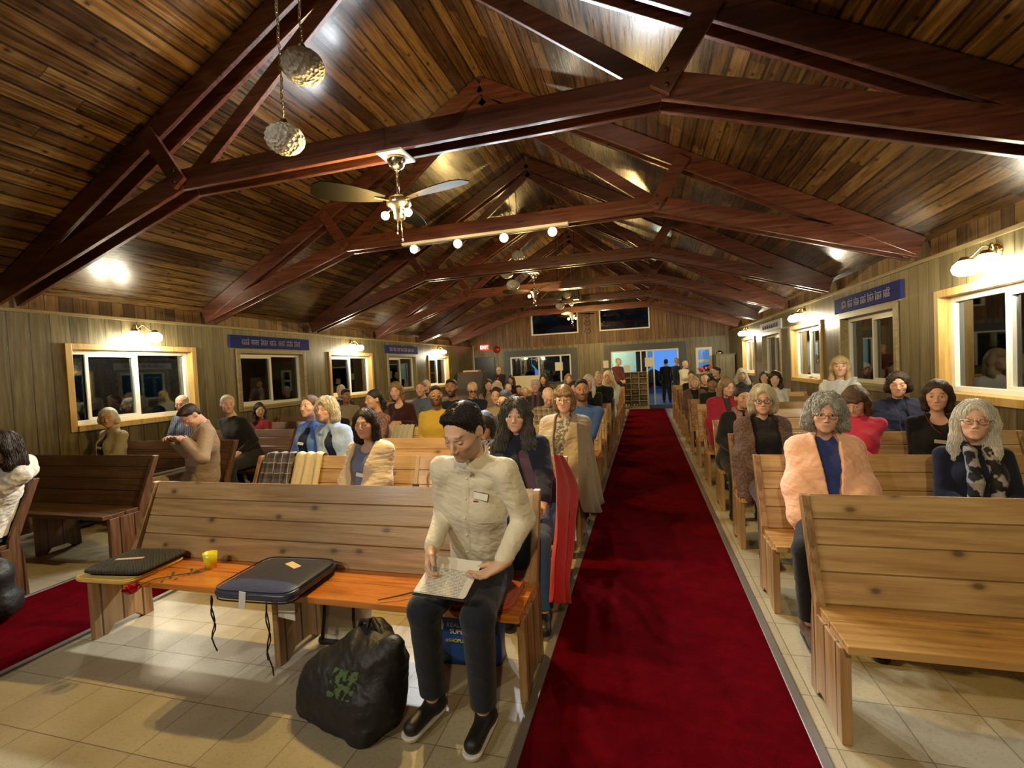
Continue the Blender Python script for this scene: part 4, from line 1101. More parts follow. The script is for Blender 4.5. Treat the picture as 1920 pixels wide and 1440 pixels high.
    if st[0] != 'none':
        add_hair(hf, H, R, hs, st[0], **kw); hm = st[1] if not isinstance(st[1], str) else HAIR[st[1]]
        hres = min(res, .007); P, F = hf.mesh(hres); N = vnormals(P, F); cu = g('curl', 0.)
        if len(F):
            L_ = (P-H) @ R; ang = np.arctan2(L_[:, 0], L_[:, 1]+.0); gro = np.sin(ang*46+6*noise3(P, 9., sd)+L_[:, 2]*20)*.0013*(hres < .006 or 1)
            amp = g('mess', .003); P = P+N*(gro+noise3(P, 26., sd)*amp+(np.abs(noise3(P, 60., sd+1))*cu if cu else 0))[:, None]
            ho = link('hair' if st[0] != 'scarf' else 'head_scarf', mesh_from('hair', P, F, hm), body)
            if g('strands'): 
                n_, ln_, rd_, cl_ = g('strands'); b = strands(P, F, H, R, hs, n_, ln_, rd_, cl_, sd); b.build('hair_strands', hm, ho, recalc=False)
    # ---- eyes
    if dist < 12:
        pw = g('eyes', 'open'); n = 14 if dist < 5 else 8
        for x in (-1, 1):
            c_ = H+R @ (V(x*.0315, (-.0775 if pw == 'open' else -.0745), .003)*hs); e = MB(); e.ball((0, 0, 0), .0128*hs, n)
            gz = R @ rotm(g('gaze', 0), g('gazep', 4)); rr = Matrix(gz.tolist())
            if pw == 'open': e.lathe([(.0062*hs, -.0113*hs), (.0048*hs, -.0126*hs), (.0001, -.0134*hs)], n, (0, 0, 0), 1, None, rr @ Matrix.Rotation(-math.pi/2, 3, 'X'))
            mats = [EYEW, IRIS] if pw == 'open' else [plain('eyelid %s' % g('skin', 'fair'), tuple(v*w_ for v, w_ in zip(SK[g('skin', 'fair')], (.92, .80, .78))), .5)]*2
            eo = e.build('eye', mats, body, c_.tolist(), recalc=False)
            if pw != 'open' and dist < 7:
                la = MB(); la.tube([(R @ (V(math.cos(t_)*.0125, -math.sin(t_)*.0118, -.0050-.0012*math.sin(t_))*hs)).tolist() for t_ in [math.pi*(.1+.8*k_/8) for k_ in range(9)]], .0008, 5); la.build('eyelash', plain('dark lashes', (.02, .013, .01), .6), body, c_.tolist(), recalc=False)
            if pw == 'open' and dist < 7:
                ld = MB(); a0 = -.15 if dist > 3 else -.05; vs = []; m_ = 8; q_ = 5
                for j in range(q_):
                    for i in range(m_+1):
                        th = math.pi*i/m_; el = math.radians(27+j*22); d3 = V(math.cos(th), -math.sin(th)*math.cos(el), math.sin(th)*math.sin(el)); vs.append((R @ (d3*.0140*hs)).tolist())
                fs = [(j*(m_+1)+i, j*(m_+1)+i+1, (j+1)*(m_+1)+i+1, (j+1)*(m_+1)+i) for j in range(q_-1) for i in range(m_)]
                ld.add(vs, fs, 0, True); ld.build('eyelid', plain('eyelid %s' % g('skin', 'fair'), tuple(v*w_ for v, w_ in zip(SK[g('skin', 'fair')], (.92, .80, .78))), .5), body, c_.tolist(), recalc=False)
    if g('glasses'):
        gm = MB(); fm = DARKF if g('glasses') == 'dark' else GOLDW; ls = MB(); rr = .0022 if dist < 5 else .0035
        T = lambda *p: (H+R @ (V(*p)*hs))
        for x in (-1, 1):
            ring = [T(x*.0335+math.cos(a)*.0235, -.106+.006*abs(math.cos(a))*(1 if math.cos(a)*x > 0 else 0), .001+math.sin(a)*.0175) for a in [2*math.pi*k/16 for k in range(16)]]
            gm.tube(ring, rr, 5, closed=True); ls.add([p.tolist() for p in ring], [tuple(range(16))])
            gm.tube([T(x*.057, -.100, .006), T(x*.076, -.06, .006), T(x*.081, .01, .008)], rr, 5)
        gm.tube([T(-.011, -.107, .004), T(0, -.110, .007), T(.011, -.107, .004)], rr, 5)
        go = gm.build('glasses', fm, body); ls.build('lens', LENSM, go, recalc=False)
    body['_'] = 0; del body['_']
    info = dict(body=body, H=H, R=R, hs=hs, NB=NB, ch=ch, W=W, EL=EL, KN=KN, AN=AN, Pv=Pv, s=s, up=up, shl=shl, Rb=Rb, root=root, child=child, toL=toL, res=res)
    if g('neck') == 'collar':
        ax = (H+R @ (V(0, .02, -.08)*hs))-NB; ax /= np.linalg.norm(ax); fw = V(0, -1, 0); fw = R @ fw*.3+fw*.7; fw = fw-ax*(fw @ ax); fw /= np.linalg.norm(fw); sx = np.cross(ax, fw)*-1
        if sx[0] < 0: sx = -sx
        b = MB(); n = 36; vs = []; c0 = NB+V(0, .012, -.002)
        for i in range(n+1):
            a = math.radians(-172+344*i/n); fr_ = abs(a)/math.radians(172)   # angle from the back of the neck
            dr = -fw*math.cos(a)+sx*math.sin(a); r0 = (nk+.010)*s; tip = max(0, (fr_-.72)/.28)
            zt_ = .040-.030*fr_**2
            for (dr_, dz) in ((.001, -.012), (0, zt_), (.007, zt_+.002), (.017+.010*tip, zt_-.034-.022*tip), (.014+.010*tip, zt_-.034-.022*tip)): vs.append(c0+dr*(r0+dr_)+ax*dz+sx*np.sign(a)*tip*.020)
        fs = [(i*5+j, i*5+j+1, (i+1)*5+j+1, (i+1)*5+j) for i in range(n) for j in range(4)]
        b.add([v.tolist() for v in vs], fs, 0, True); b.build('collar', top, body)
    if g('hood_later'): SOLIDS.extend(keep_)
    # ---- name tag or badge on the chest
    if g('badge'):
        bx, bz = g('badge'); c_ = ch+V(bx, -.155*s*wd-.012, bz); m = MB(); m.box((-.038, -.002, -.014), (.038, .002, .014), 0, Matrix.Translation(c_.tolist()) @ Matrix.Rotation(.12, 4, 'Y') @ Matrix.Rotation(-.2, 4, 'X')); m.build('name_badge', PAPER, body)
    return info
# ------------------------------------------------------------------ the people
OFFW = cloth('off white cotton', (.74, .70, .58), .8, .05); NAVYT = cloth('dark navy trousers', (.012, .016, .030), .8)
DENIM = cloth('blue denim', (.055, .12, .27), .9, .25); BLK = cloth('black fabric', (.010, .010, .012)); NVY = cloth('navy fabric', (.012, .018, .045))
CHAR = cloth('charcoal fabric', (.035, .035, .04)); CREAM = cloth('cream fabric', (.66, .60, .46)); WHT = cloth('white fabric', (.72, .72, .68))
PEACH = cloth('peach shawl', (.86, .50, .34), .8, .07); BRN = pattern('brown patterned shawl', (.075, .038, .028), (.13, .075, .058), 90., .5)
BEIGE = cloth('beige wool', (.33, .26, .175), .95, .12); LBLUE = cloth('light blue jacket fabric', (.27, .36, .55)); BLUE = cloth('mid blue fabric', (.10, .20, .52))
POLO = cloth('blue polo fabric', (.035, .085, .26)); YEL = cloth('mustard fabric', (.40, .27, .035)); TANJ = cloth('tan jacket fabric', (.36, .255, .165))
FUR = cloth('fluffy cream shawl', (.62, .50, .34), 1., .3); SLATE = cloth('slate blue top', (.16, .19, .32)); MAR = cloth('maroon fabric', (.10, .008, .018)); MARS = cloth('crimson shawl', (.28, .012, .035))
PINK = cloth('pink jersey', (.60, .045, .10)); RED = cloth('red fabric', (.50, .012, .016)); MAUVE = pattern('mauve printed fabric', (.14, .065, .065), (.26, .15, .15), 45.)
PLAID = pattern('olive plaid', (.10, .085, .055), (.24, .20, .14), .07, kind='plaid'); LEOP = pattern('leopard print', (.72, .66, .55), (.035, .022, .018), 55., .50, 'noise')
SCF = pattern('black and grey marbled scarf', (.012, .012, .014), (.36, .34, .32), 19., .50); PUFF = cloth('white quilted jacket', (.74, .71, .62), .7, .04)
PURP = cloth('dusty purple fabric', (.12, .07, .10)); LILAC = cloth('pale lilac shirt', (.55, .52, .62)); CHECKB = pattern('striped navy shirt', (.03, .04, .09), (.16, .19, .28), 30., .5, 'stripe')
OLIVE = cloth('khaki fabric', (.26, .21, .13)); BURG = cloth('burgundy shirt', (.13, .035, .04)); GREYB = cloth('grey blanket', (.42, .40, .36))

C = lambda k: rowY(k)-.28
Lw = lambda k: rowYL(k)-.28
Rw = lambda k: rowYR(k)-.28
PEOPLE = []
def P_(**k): PEOPLE.append(k)
# --- nearest: man reading on the front pew
P_(key='reader', seat_h=.050, px=868, py=808, Y=1.93, male=True, pel=(-.865, 2.31, 0), rz=-4, look=(-36, 30, 4), skin='fair', hair=('short', 'black'), hk=dict(vol=1.0, lift=.014), strands=(1500, .045, .0013, .0025), beard=.34, brow=(.05, .032, .022), s=.985, hs=.99, sh=.91, neckup=.016,
   top=OFFW, neck='collar', bottom=NAVYT, sole=WHITE, arms={-1: (-.960, 1.955, .80), 1: (-.625, 1.93, .765)}, hint={-1: (-.22, .6, -.6), 1: (.18, .6, -.6)},
   hands={-1: ((.02, -.62, -.62), (.75, .10, -.35), (.45, .7, .5), .8), 1: ((-.80, -.42, -.40), (-.25, -.1, .92), (.25, .35, .3), .35)}, gazep=30, gaze=0, wr=.0075, wf=13., loose=.008, wide=.90,
   legs={-1: ((-.985, 1.90, .55), (-1.005, 1.975, .10)), 1: ((-.725, 1.88, .55), (-.745, 1.945, .10))}, toe={-1: -.22, 1: .05}, res=.0043, eyes='closed',
   label='man in a white shirt and navy trousers reading papers on the front pew')
P_(px=966, py=779, Y=C(1)+.02, rz=12, look=(-6, 2, 3), skin='fair', hair=('curly', 'salt'), hk=dict(L=-.36, vol=1.04), curl=.014, mess=.009, strands=(2600, .15, .0022, .010), top=cloth('dark navy jacket', (.010, .016, .034)), open=.045, inner=PURP, bottom=DENIM, shoe=BLACK,
   arms={-1: (-.85, 2.98, .66), 1: (-.66, 3.0, .64)}, legs={-1: ((-.93, 2.92, .50), (-.90, 2.90, .09)), 1: ((-.68, 2.88, .50), (-.66, 2.86, .09))}, neck='wide', brow=(.02, .015, .012), wide=1.05, nose=1.05, dx=.16,
   label='woman with long curly greying black hair and navy jacket behind the reading man')
P_(px=684, py=795, Y=C(1), rz=-8, look=(-22, 0, -3), skin='tan', hair=('long', 'dbrown'), hk=dict(L=-.15, vol=1.0), strands=(900, .09, .002, .003), top=SLATE, neck='wide', shawl=FUR, shawl_open=.07, brow=(.03, .02, .015), eyes='closed', badge=(.03, -.06), lip=(.42, .10, .08),
   label='woman in a fluffy cream shawl with shoulder length dark hair, eyes closed')
P_(px=610, py=768, Y=4.30, dx=.24, rz=-8, look=(-38, 0, 0), skin='pink', hair=('bob', 'ashblond'), hk=dict(L=-.10, vol=1.16), strands=(900, .09, .0024, .005), top=LBLUE, open=.065, inner=NVY, neck='u', eyes='closed', mess=.007,
   label='woman with a blond bob and a light blue jacket over a navy top')
P_(px=580, py=762, Y=4.40, dx=-.03, rz=-6, look=(-42, -4, 0), skin='pink', hair=('crop', 'brown'), hk=dict(vol=1.04), sh=.82, top=BLUE, open=.075, inner=NVY, neck='u', badge=(.0, -.02), label='woman in a bright blue cardigan with short brown hair beside the blond woman')
P_(px=629, py=766, Y=Lw(4), rz=10, look=(6, 0, 0), male=True, skin='fair', hair=('crop', 'grey'), top=BLK, label='person in black hidden behind the blond woman in light blue')
P_(px=649, py=742, Y=Lw(5), rz=10, look=(20, 2, 0), male=True, skin='brown', hair=('short', 'black'), top=OLIVE, label='young man with black hair and khaki top near the third left window')
P_(px=639, py=733, Y=Lw(6), male=True, look=(-10, 0, 0), hair=('crop', 'white'), top=CHAR, skin='pink', label='white haired person hidden behind the young man in khaki')
P_(px=700, py=749, Y=C(3), rz=-30, look=(-62, 2, 0), skin='tan', hair=('tail', 'black'), top=MAUVE, label='woman with a black ponytail and mauve printed top turned to the left')
P_(px=742, py=733, Y=C(4), dx=.20, rz=-10, look=(-18, 12, 0), skin='pink', hair=('long', 'lbrown'), hk=dict(L=-.14), top=cloth('dark maroon cardigan', (.035, .008, .014)), neck='wide', arms='chest', eyes='closed', label='woman in a dark maroon cardigan with long light brown hair and folded hands')
P_(px=789, py=729, Y=7.15, dx=.18, rz=-4, look=(-16, 0, 0), skin='pink', hair=('crop', 'lbrown'), top=cloth('steel blue jacket', (.11, .15, .25)), open=.04, inner=CHECKB, label='short haired woman in a steel blue jacket below the fourth left window')
P_(px=799, py=722, Y=Lw(8), male=True, look=(-10, 0, 0), hair=('crop', 'white'), skin='pink', top=NVY, label='white haired person right behind the woman in steel blue')
P_(px=817, py=742, Y=C(3), male=True, rz=4, look=(4, 0, 0), skin='brown', hair=('short', 'black'), beard=.85, glasses='gold', top=YEL, wide=1.15, fat=1.08, label='bearded man with glasses in a mustard yellow jumper')
P_(px=846, py=727, Y=C(4), male=True, rz=0, look=(-14, 0, 0), skin='brown', hair=('short', 'black'), beard=.95, top=BLK, label='bearded man in black to the right of the man in mustard')
P_(px=886, py=730, Y=C(5), male=True, rz=6, look=(6, 20, 0), skin='pink', hair=('bald', 'white'), glasses='dark', top=NVY, label='balding white haired man with glasses looking down')
P_(px=908, py=798, Y=C(2)-.15, rz=0, look=(-20, 20, 0), skin='tan', hair=('long', 'black'), hk=dict(L=-.20, vol=1.15), top=LEOP, label='black haired woman in a leopard print top hidden behind the reading man')
P_(px=931, py=742, Y=C(4), rz=0, look=(-14, 4, 0), skin='tan', hair=('cap', 'black'), hk=dict(vol=1.08), top=BEIGE, label='person in a black cap behind the curly haired woman')
P_(px=947, py=752, Y=C(3)-.25, rz=0, look=(-25, 6, 0), skin='tan', hair=('bun', 'black'), glasses='gold', top=CHAR, label='black haired woman with glasses just behind the curly haired woman')
P_(px=915, py=722, Y=C(7), look=(10, 4, 0), skin='fair', hair=('long', 'dbrown'), top=BEIGE, label='woman with long brown hair between the balding man and a grey bob')
P_(px=932, py=727, Y=C(6), look=(-8, 0, 0), skin='pink', hair=('bob', 'white'), top=BEIGE, label='woman with a white bob behind the person in the black cap')
P_(px=953, py=729, Y=C(8), look=(-8, 0, 0), skin='pink', hair=('crop', 'grey'), top=CHAR, label='grey haired person right of the white bob, mostly hidden')
P_(px=935, py=694, Y=16.1, male=True, stand=True, rz=-10, look=(4, 6, 0), skin='pink', hair=('bald', 'grey'), glasses='dark', top=BLK, open=.05, inner=RED, arms='chest', label='man with glasses in black over a red shirt standing before the dark door')
P_(px=958, py=712, Y=13.4, rz=-20, look=(-25, 10, 0), skin='tan', hair=('long', 'black'), top=BLK, label='person in black turned away right of the standing man')
P_(px=973, py=730, Y=C(10), look=(0, 6, 0), s=.82, skin='tan', hair=('short', 'black'), top=MAR, label='child with black hair before the cream board')
P_(px=985, py=734, Y=C(9), look=(0, 0, 0), s=.9, skin='pink', hair=('crop', 'grey'), top=BEIGE, label='small grey haired person beside the child')
P_(px=1004, py=723, Y=C(6), look=(-6, 4, 0), skin='pink', hair=('crop', 'white'), hk=dict(vol=1.1), top=CHAR, scarf=PURP, label='white haired woman with a dark scarf lit from behind')
P_(px=1019, py=712, Y=C(9), look=(-18, 0, 0), skin='tan', hair=('long', 'dbrown'), top=BLK, label='dark haired woman below the wide window of the far wall')
P_(px=1028, py=744, Y=C(4)-.25, male=True, rz=0, look=(8, 34, 0), skin='pink', hair=('bald', 'white'), top=PLAID, wide=1.1, label='bald man in an olive plaid shirt bent over his notes')
P_(px=1057, py=748, Y=C(2), dx=-.06, rz=-4, look=(-6, 4, 0), skin='pink', hair=('bob', 'lbrown'), hk=dict(L=-.085, fringe=True, vol=.97), strands=(600, .07, .002, .001), glasses='gold', top=pattern('grey printed blouse', (.10, .09, .08), (.35, .32, .27), 40.), neck='v', shawl=BEIGE, shawl_len=.62, shawl_open=.06, label='woman with glasses and light brown hair wrapped in a long beige shawl')
P_(px=1091, py=731, Y=C(3), dx=-.10, male=True, rz=0, look=(2, 0, 0), skin='brown', hair=('short', 'black'), beard=.6, top=POLO, neck='collar', badge=(.05, .0), label='dark haired man in a blue polo shirt with a name badge')
P_(px=1075, py=729, Y=C(5), look=(0, 6, 0), skin='pink', hair=('bob', 'black'), top=BLK, label='woman with a black bob just left of the man in the blue polo')
P_(px=1066, py=711, Y=C(9), look=(10, 0, 0), skin='pink', hair=('long', 'lbrown'), top=CREAM, label='woman with long light hair in cream below the far window edge')
P_(px=1103, py=716, Y=C(6), look=(-20, 0, 0), skin='pink', hair=('long', 'white'), top=BLK, label='long white haired person behind the man in the blue polo')
P_(px=1123, py=708, Y=C(7), male=True, rz=6, look=(2, 0, 0), skin='pink', hair=('crop', 'grey'), top=cloth('black jacket', (.012, .012, .014)), open=.03, inner=CHAR, label='man in a black jacket with cropped grey hair near the aisle')
P_(px=1140, py=707, Y=C(8), dx=-.08, rz=0, look=(-12, 6, 0), skin='pink', hair=('scarf', cloth('cream head scarf', (.78, .62, .36))), top=WHT, shawl=WHT, label='person wrapped in a white head scarf beside the aisle')
P_(px=1160, py=678, Y=17.0, male=True, stand=True, rz=35, look=(60, 4, 0), skin='pink', hair=('crop', 'grey'), top=BURG, arms='lap', s=1.0, label='man in a burgundy shirt standing beside the shoe shelves')
P_(px=1248, py=679, Y=19.3, male=True, stand=True, rz=180, look=(200, 0, 0), skin='tan', hair=('crop', 'black'), top=BLK, arms='down', label='figure in black standing outside the open door')
P_(px=1269, py=677, Y=18.2, male=True, stand=True, rz=120, look=(140, 0, 0), skin='tan', hair=('crop', 'grey'), top=NVY, arms='down', label='grey haired person in navy standing in the doorway')
P_(px=1285, py=683, Y=16.0, stand=True, rz=50, look=(45, 6, 0), skin='pink', hair=('crop', 'white'), top=CREAM, loose=.04, arms='chest', label='white haired woman in a cream blouse standing right of the door')
# --- right block, from the back to the front
P_(px=1302, py=717, Y=Rw(7), rz=4, look=(8, 0, 0), skin='pink', hair=('bob', 'blond'), top=BLK, shawl=BRN, shawl_open=.05, label='smiling blond woman in a brown patterned shawl at the right side of the aisle')
P_(px=1296, py=705, Y=Rw(9), rz=4, look=(0, 8, 0), skin='pink', hair=('crop', 'brown'), top=BLK, label='brown haired person in black farthest back beside the aisle')
P_(px=1322, py=712, Y=Rw(8), male=True, look=(12, 0, 0), skin='pink', hair=('bald', 'white'), top=BLK, label='balding man in black behind the smiling blond woman')
P_(px=1335, py=719, Y=Rw(6), male=True, look=(10, 10, 0), skin='brown', hair=('short', 'black'), hk=dict(vol=1.05), top=BLK, label='young man with black curly hair between the blond woman and the crimson shawl')
P_(px=1343, py=697, Y=Rw(10), male=True, look=(-60, 0, 0), skin='tan', hair=('short', 'dbrown'), top=CHAR, label='dark haired person below the red flowers')
P_(px=1364, py=725, Y=Rw(4)+.05, rz=15, look=(30, 14, 0), skin='pink', hair=('long', 'lbrown'), hk=dict(L=-.13, vol=1.05), top=CHAR, shawl=MARS, shawl_len=.5, dx=-.05, label='light brown haired woman wrapped in a crimson shawl')
P_(px=1391, py=702, Y=Rw(8), rz=10, look=(10, 10, 0), skin='tan', hair=('scarf', cloth('grey hood', (.42, .40, .34))), top=BLK, label='person with a pale hood below the farthest right window')
P_(px=1434, py=708, Y=Rw(7), rz=10, look=(-10, 0, 0), skin='fair', hair=('long', 'dbrown'), top=CREAM, label='young woman with long dark hair left of the white jumper')
P_(px=1453, py=710, Y=Rw(6)-.25, rz=10, look=(0, 12, 0), skin='pale', hair=('long', 'dbrown'), hk=dict(L=-.16), top=WHT, neck='v', eyes='closed', label='woman with long brown hair in a white jumper by the right wall')
P_(px=1393, py=745, Y=Rw(3)-.15, rz=10, look=(22, 2, -4), skin='tan', hair=('bun', 'black'), hk=dict(vol=1.03), top=BLK, open=.05, inner=MAUVE, bottom=BLK, brow=(.02, .015, .01), dx=-.10, shawl=None, label='black haired woman in a black buttoned jacket and mauve scarf at the aisle', nose=1.1, scarf=pattern('dusty rose scarf', (.20, .10, .10), (.32, .18, .17), 60.))
P_(px=1430, py=750, Y=Rw(2)-.05, rz=6, look=(2, 3, 0), skin='pink', hair=('bob', 'ashblond'), hk=dict(L=-.085, vol=1.10), strands=(700, .09, .0022, .002), glasses='dark', top=cloth('black fleece', (.012, .012, .013)), neck='v', shawl=BRN, shawl_len=.62, shawl_open=.105, shawl_v=False, bottom=cloth('brown patterned skirt', (.07, .035, .028)), label='woman with an ash blond bob, glasses, black fleece and brown shawl')
P_(px=1575, py=687, Y=Rw(4), rz=-6, look=(2, 0, 0), skin='pink', hair=('long', 'blond'), hk=dict(fringe=True, L=-.18), top=WHT, hipup=.28, arms='chest', key='cloth', label='blond woman with a fringe holding up a pale grey cloth by the right wall')
P_(px=1684, py=721, Y=Rw(3), rz=-6, look=(0, 4, 0), skin='pink', hair=('curly', 'dbrown'), hk=dict(L=-.05, vol=1.0), curl=.01, top=NVY, open=.05, inner=NVY, neck='v', eyes='closed', shawl=cloth('navy shawl', (.014, .018, .05)), label='woman with short curly brown hair wrapped in a navy shawl')
P_(px=1757, py=741, Y=Rw(2), rz=-6, look=(-2, 6, 0), skin='pink', hair=('long', 'dbrown'), hk=dict(L=-.11), top=BLK, neck='wide', wide=1.05, badge=(-.04, -.02), key='neck', label='woman in a black wide necked top with a dark red necklace')
P_(px=1603, py=752, Y=Rw(2)-.02, rz=-25, look=(-15, 30, 0), skin='pink', hair=('bob', 'brown'), hk=dict(L=-.13, fringe=True), top=PINK, arms='cross', label='woman in a pink jersey bent forward behind the grey curly woman')
P_(px=1548, py=776, Y=Rw(1)-.03, rz=-4, look=(4, 2, 3), skin='pink', hair=('curly', 'grey'), hk=dict(L=-.075, vol=1.10), curl=.012, mess=.009, strands=(1500, .08, .0019, .008), glasses='gold', top=cloth('royal blue top', (.03, .05, .20)), neck='v', shawl=PEACH, shawl_open=.05, shawl_len=.46, bottom=BLK, wide=1.08, fat=1.05, brow=(.25, .2, .17), dx=.0, shoe=cloth('brown shoe', (.08, .035, .02)),
   legs={-1: ((.83, 2.98, .50), (.84, 2.98, .09)), 1: ((1.12, 2.96, .50), (1.13, 2.98, .09))}, label='woman with curly grey hair, glasses and a peach shawl in the second right pew')
P_(px=1828, py=788, Y=Rw(1)-.05, rz=-10, look=(2, -2, 2), skin='pink', hair=('long', 'white'), hk=dict(L=-.25, vol=1.03), strands=(1500, .16, .0018, .003), glasses='gold', top=cloth('dark navy jumper', (.010, .012, .03)), neck='crew', scarf=SCF, eyes='closed', brow=(.35, .28, .22), label='woman with long white hair, glasses and a black and grey scarf')
# --- left block
P_(px=0, py=840, Y=2.42, male=False, pel=(-4.98, 2.37, 0), seat_h=.056, rz=-10, look=(-75, 10, 0), skin='tan', hair=('long', 'dbrown'), hk=dict(L=-.16, vol=1.08), strands=(600, .12, .002, .002), top=PUFF, loose=.05, wr=.012, wf=16., key='puffy', label='dark haired person in a white quilted jacket at the left edge')
P_(px=203, py=784, Y=Lw(2), rz=-4, look=(-15, 4, 0), skin='tan', hair=('bob', 'white'), hk=dict(L=-.05, vol=1.05), top=cloth('sand cardigan', (.36, .31, .21)), open=.07, inner=NVY, neck='u', eyes='closed', badge=(.02, -.02), label='woman with a short white bob in a sand cardigan below the nearest left window')
P_(px=341, py=757, Y=Lw(3), male=True, rz=-6, look=(-20, 10, 0), skin='pink', hair=('bald', 'grey'), top=CHECKB, open=.04, inner=NVY, label='balding man in a navy striped shirt at the right edge of the nearest left window')
P_(px=357, py=779, Y=4.05, male=True, pel=(-4.98, 4.32, 0), rz=-35, look=(-62, 50, 0), skin='pink', hair=('short', 'dbrown'), top=TANJ, open=.04, inner=cloth('cream shirt', (.50, .44, .32)), bottom=cloth('khaki trousers', (.30, .235, .15)), loose=.03, wide=1.1, key='phone', s=1.05,
   arms={-1: (-4.88, 3.93, 1.02), 1: (-4.74, 3.95, 1.0)}, label='man in a tan jacket bowing his head over a phone beside the left aisle')
P_(px=427, py=758, Y=5.2, male=True, pel=(-5.22, 5.28, 0), rz=-4, look=(8, 4, 0), skin='pink', hair=('short', 'white'), hk=dict(vol=1.06), top=BLK, wide=1.1, label='white haired man in a black jacket leaning in the left pews')
P_(px=487, py=769, Y=6.2, rz=-4, look=(10, 6, 0), skin='tan', hair=('long', 'black'), hk=dict(L=-.26), top=cloth('dark red jacket', (.20, .015, .02)), label='young woman with long black hair and a dark red jacket below the second left window')

INFO = {}
import time as _time
ONLY = globals().get('ONLY_KEYS')
for sp in PEOPLE:
    if ONLY is not None and sp.get('key', sp['label']) not in ONLY: continue
    q = build_person(sp)
    if sp.get('key'): INFO[sp['key']] = q
# ------------------------------------------------------------------ details of the reading man
def surf(fn_name, body, origin, direction):
    """first hit on one of a figure's garments, in the figure's own coordinates"""
    for ch in body.children:
        if ch.name.split('.')[0] == fn_name:
            from mathutils.bvhtree import BVHTree
            if 'bvh' not in CNT or CNT['bvh'][0] != ch.name:
                CNT['bvh'] = (ch.name, BVHTree.FromPolygons([v.co.copy() for v in ch.data.vertices], [tuple(p.vertices) for p in ch.data.polygons]))
            h = CNT['bvh'][1].ray_cast(Vector(origin), Vector(direction))
            return h[0], h[1]
    return None, None
def surf_strip(body, pts, w, t, name, mat, parent, lift=.0015):
    """a narrow band lying on the shirt along the given (x, z) points"""
    b = MB(); rows = []
    for (x, z) in pts:
        row = []
        for k in range(5):
            u = (k/4-.5)*w; p, n = surf('shirt', body, (x+u, -.8, z), (0, 1, 0))
            if p is None: row = None; break
            row.append(p+n*(lift+(t if 0 < k < 4 else -.001)))
        if row: rows.append(row)
    vs = [v for r in rows for v in r]; fs = [(i*5+j, i*5+j+1, (i+1)*5+j+1, (i+1)*5+j) for i in range(len(rows)-1) for j in range(4)]
    b.add(vs, fs, 0, True); return b.build(name, mat, parent), rows
if 'reader' in INFO:
    q = INFO['reader']; body = q['body']; NBp, Pp = q['NB'], q['Pv']
    n = 26; pts = []
    for i in range(n+1):
        u = .10+.80*i/n; m_ = NBp*(1-u)+(Pp+V(0, 0, .02))*u; pts.append((m_[0]+.002, m_[2]))
    pk, rows = surf_strip(body, pts, .034, .0022, 'placket', OFFW, body)
    bt = plain('shirt button', (.80, .77, .68), .3)
    for i in (2, 7, 12, 17, 22):
        if i < len(rows): c_ = rows[i][2]; MB().lathe([(.0001, .0012), (.0052, .0012), (.0058, 0), (.0052, -.001)], 14, c_+Vector((0, -.0025, 0)), mat=Matrix.Rotation(math.pi/2, 3, 'X')).build('button', bt, body)
    cx, cz = q['ch'][0]+.082, q['ch'][2]-.035
    pts = [(cx, cz-.062+i*.0124) for i in range(11)]
    po, rws = surf_strip(body, pts, .108, .0025, 'pocket', OFFW, body, .003)
    if rws:
        top = rws[-1][2]; ph = MB(); m_ = Matrix.Translation(top+Vector((0, -.002, .004))) @ Matrix.Rotation(.16, 4, 'Y') @ Matrix.Rotation(-.12, 4, 'X')
        ph.box((-.036, -.004, -.012), (.036, .004, .022), 0, m_); ob = tag(ph.build('phone', plain('dark green phone case', (.03, .045, .03), .4), None, bevel=.003), 'phone in a dark case showing above the chest pocket of the reading man', 'phone')
        ob.matrix_world = body.matrix_basis.copy() if False else Matrix.Translation(Vector(q['root'])) @ Matrix.Rotation(math.radians(-4), 4, 'Z')
        MB().box((-.034, -.0052, -.010), (.034, -.0042, .019), 0, m_).build('note_card', PAPER, ob)
        r0 = rws[-2][1]; MB().box((-.011, -.003, -.002), (.011, .0, .003), 0, Matrix.Translation(r0+Vector((0, -.002, -.004)))).build('stitched_logo', plain('dark red thread', (.25, .02, .02), .8), body)

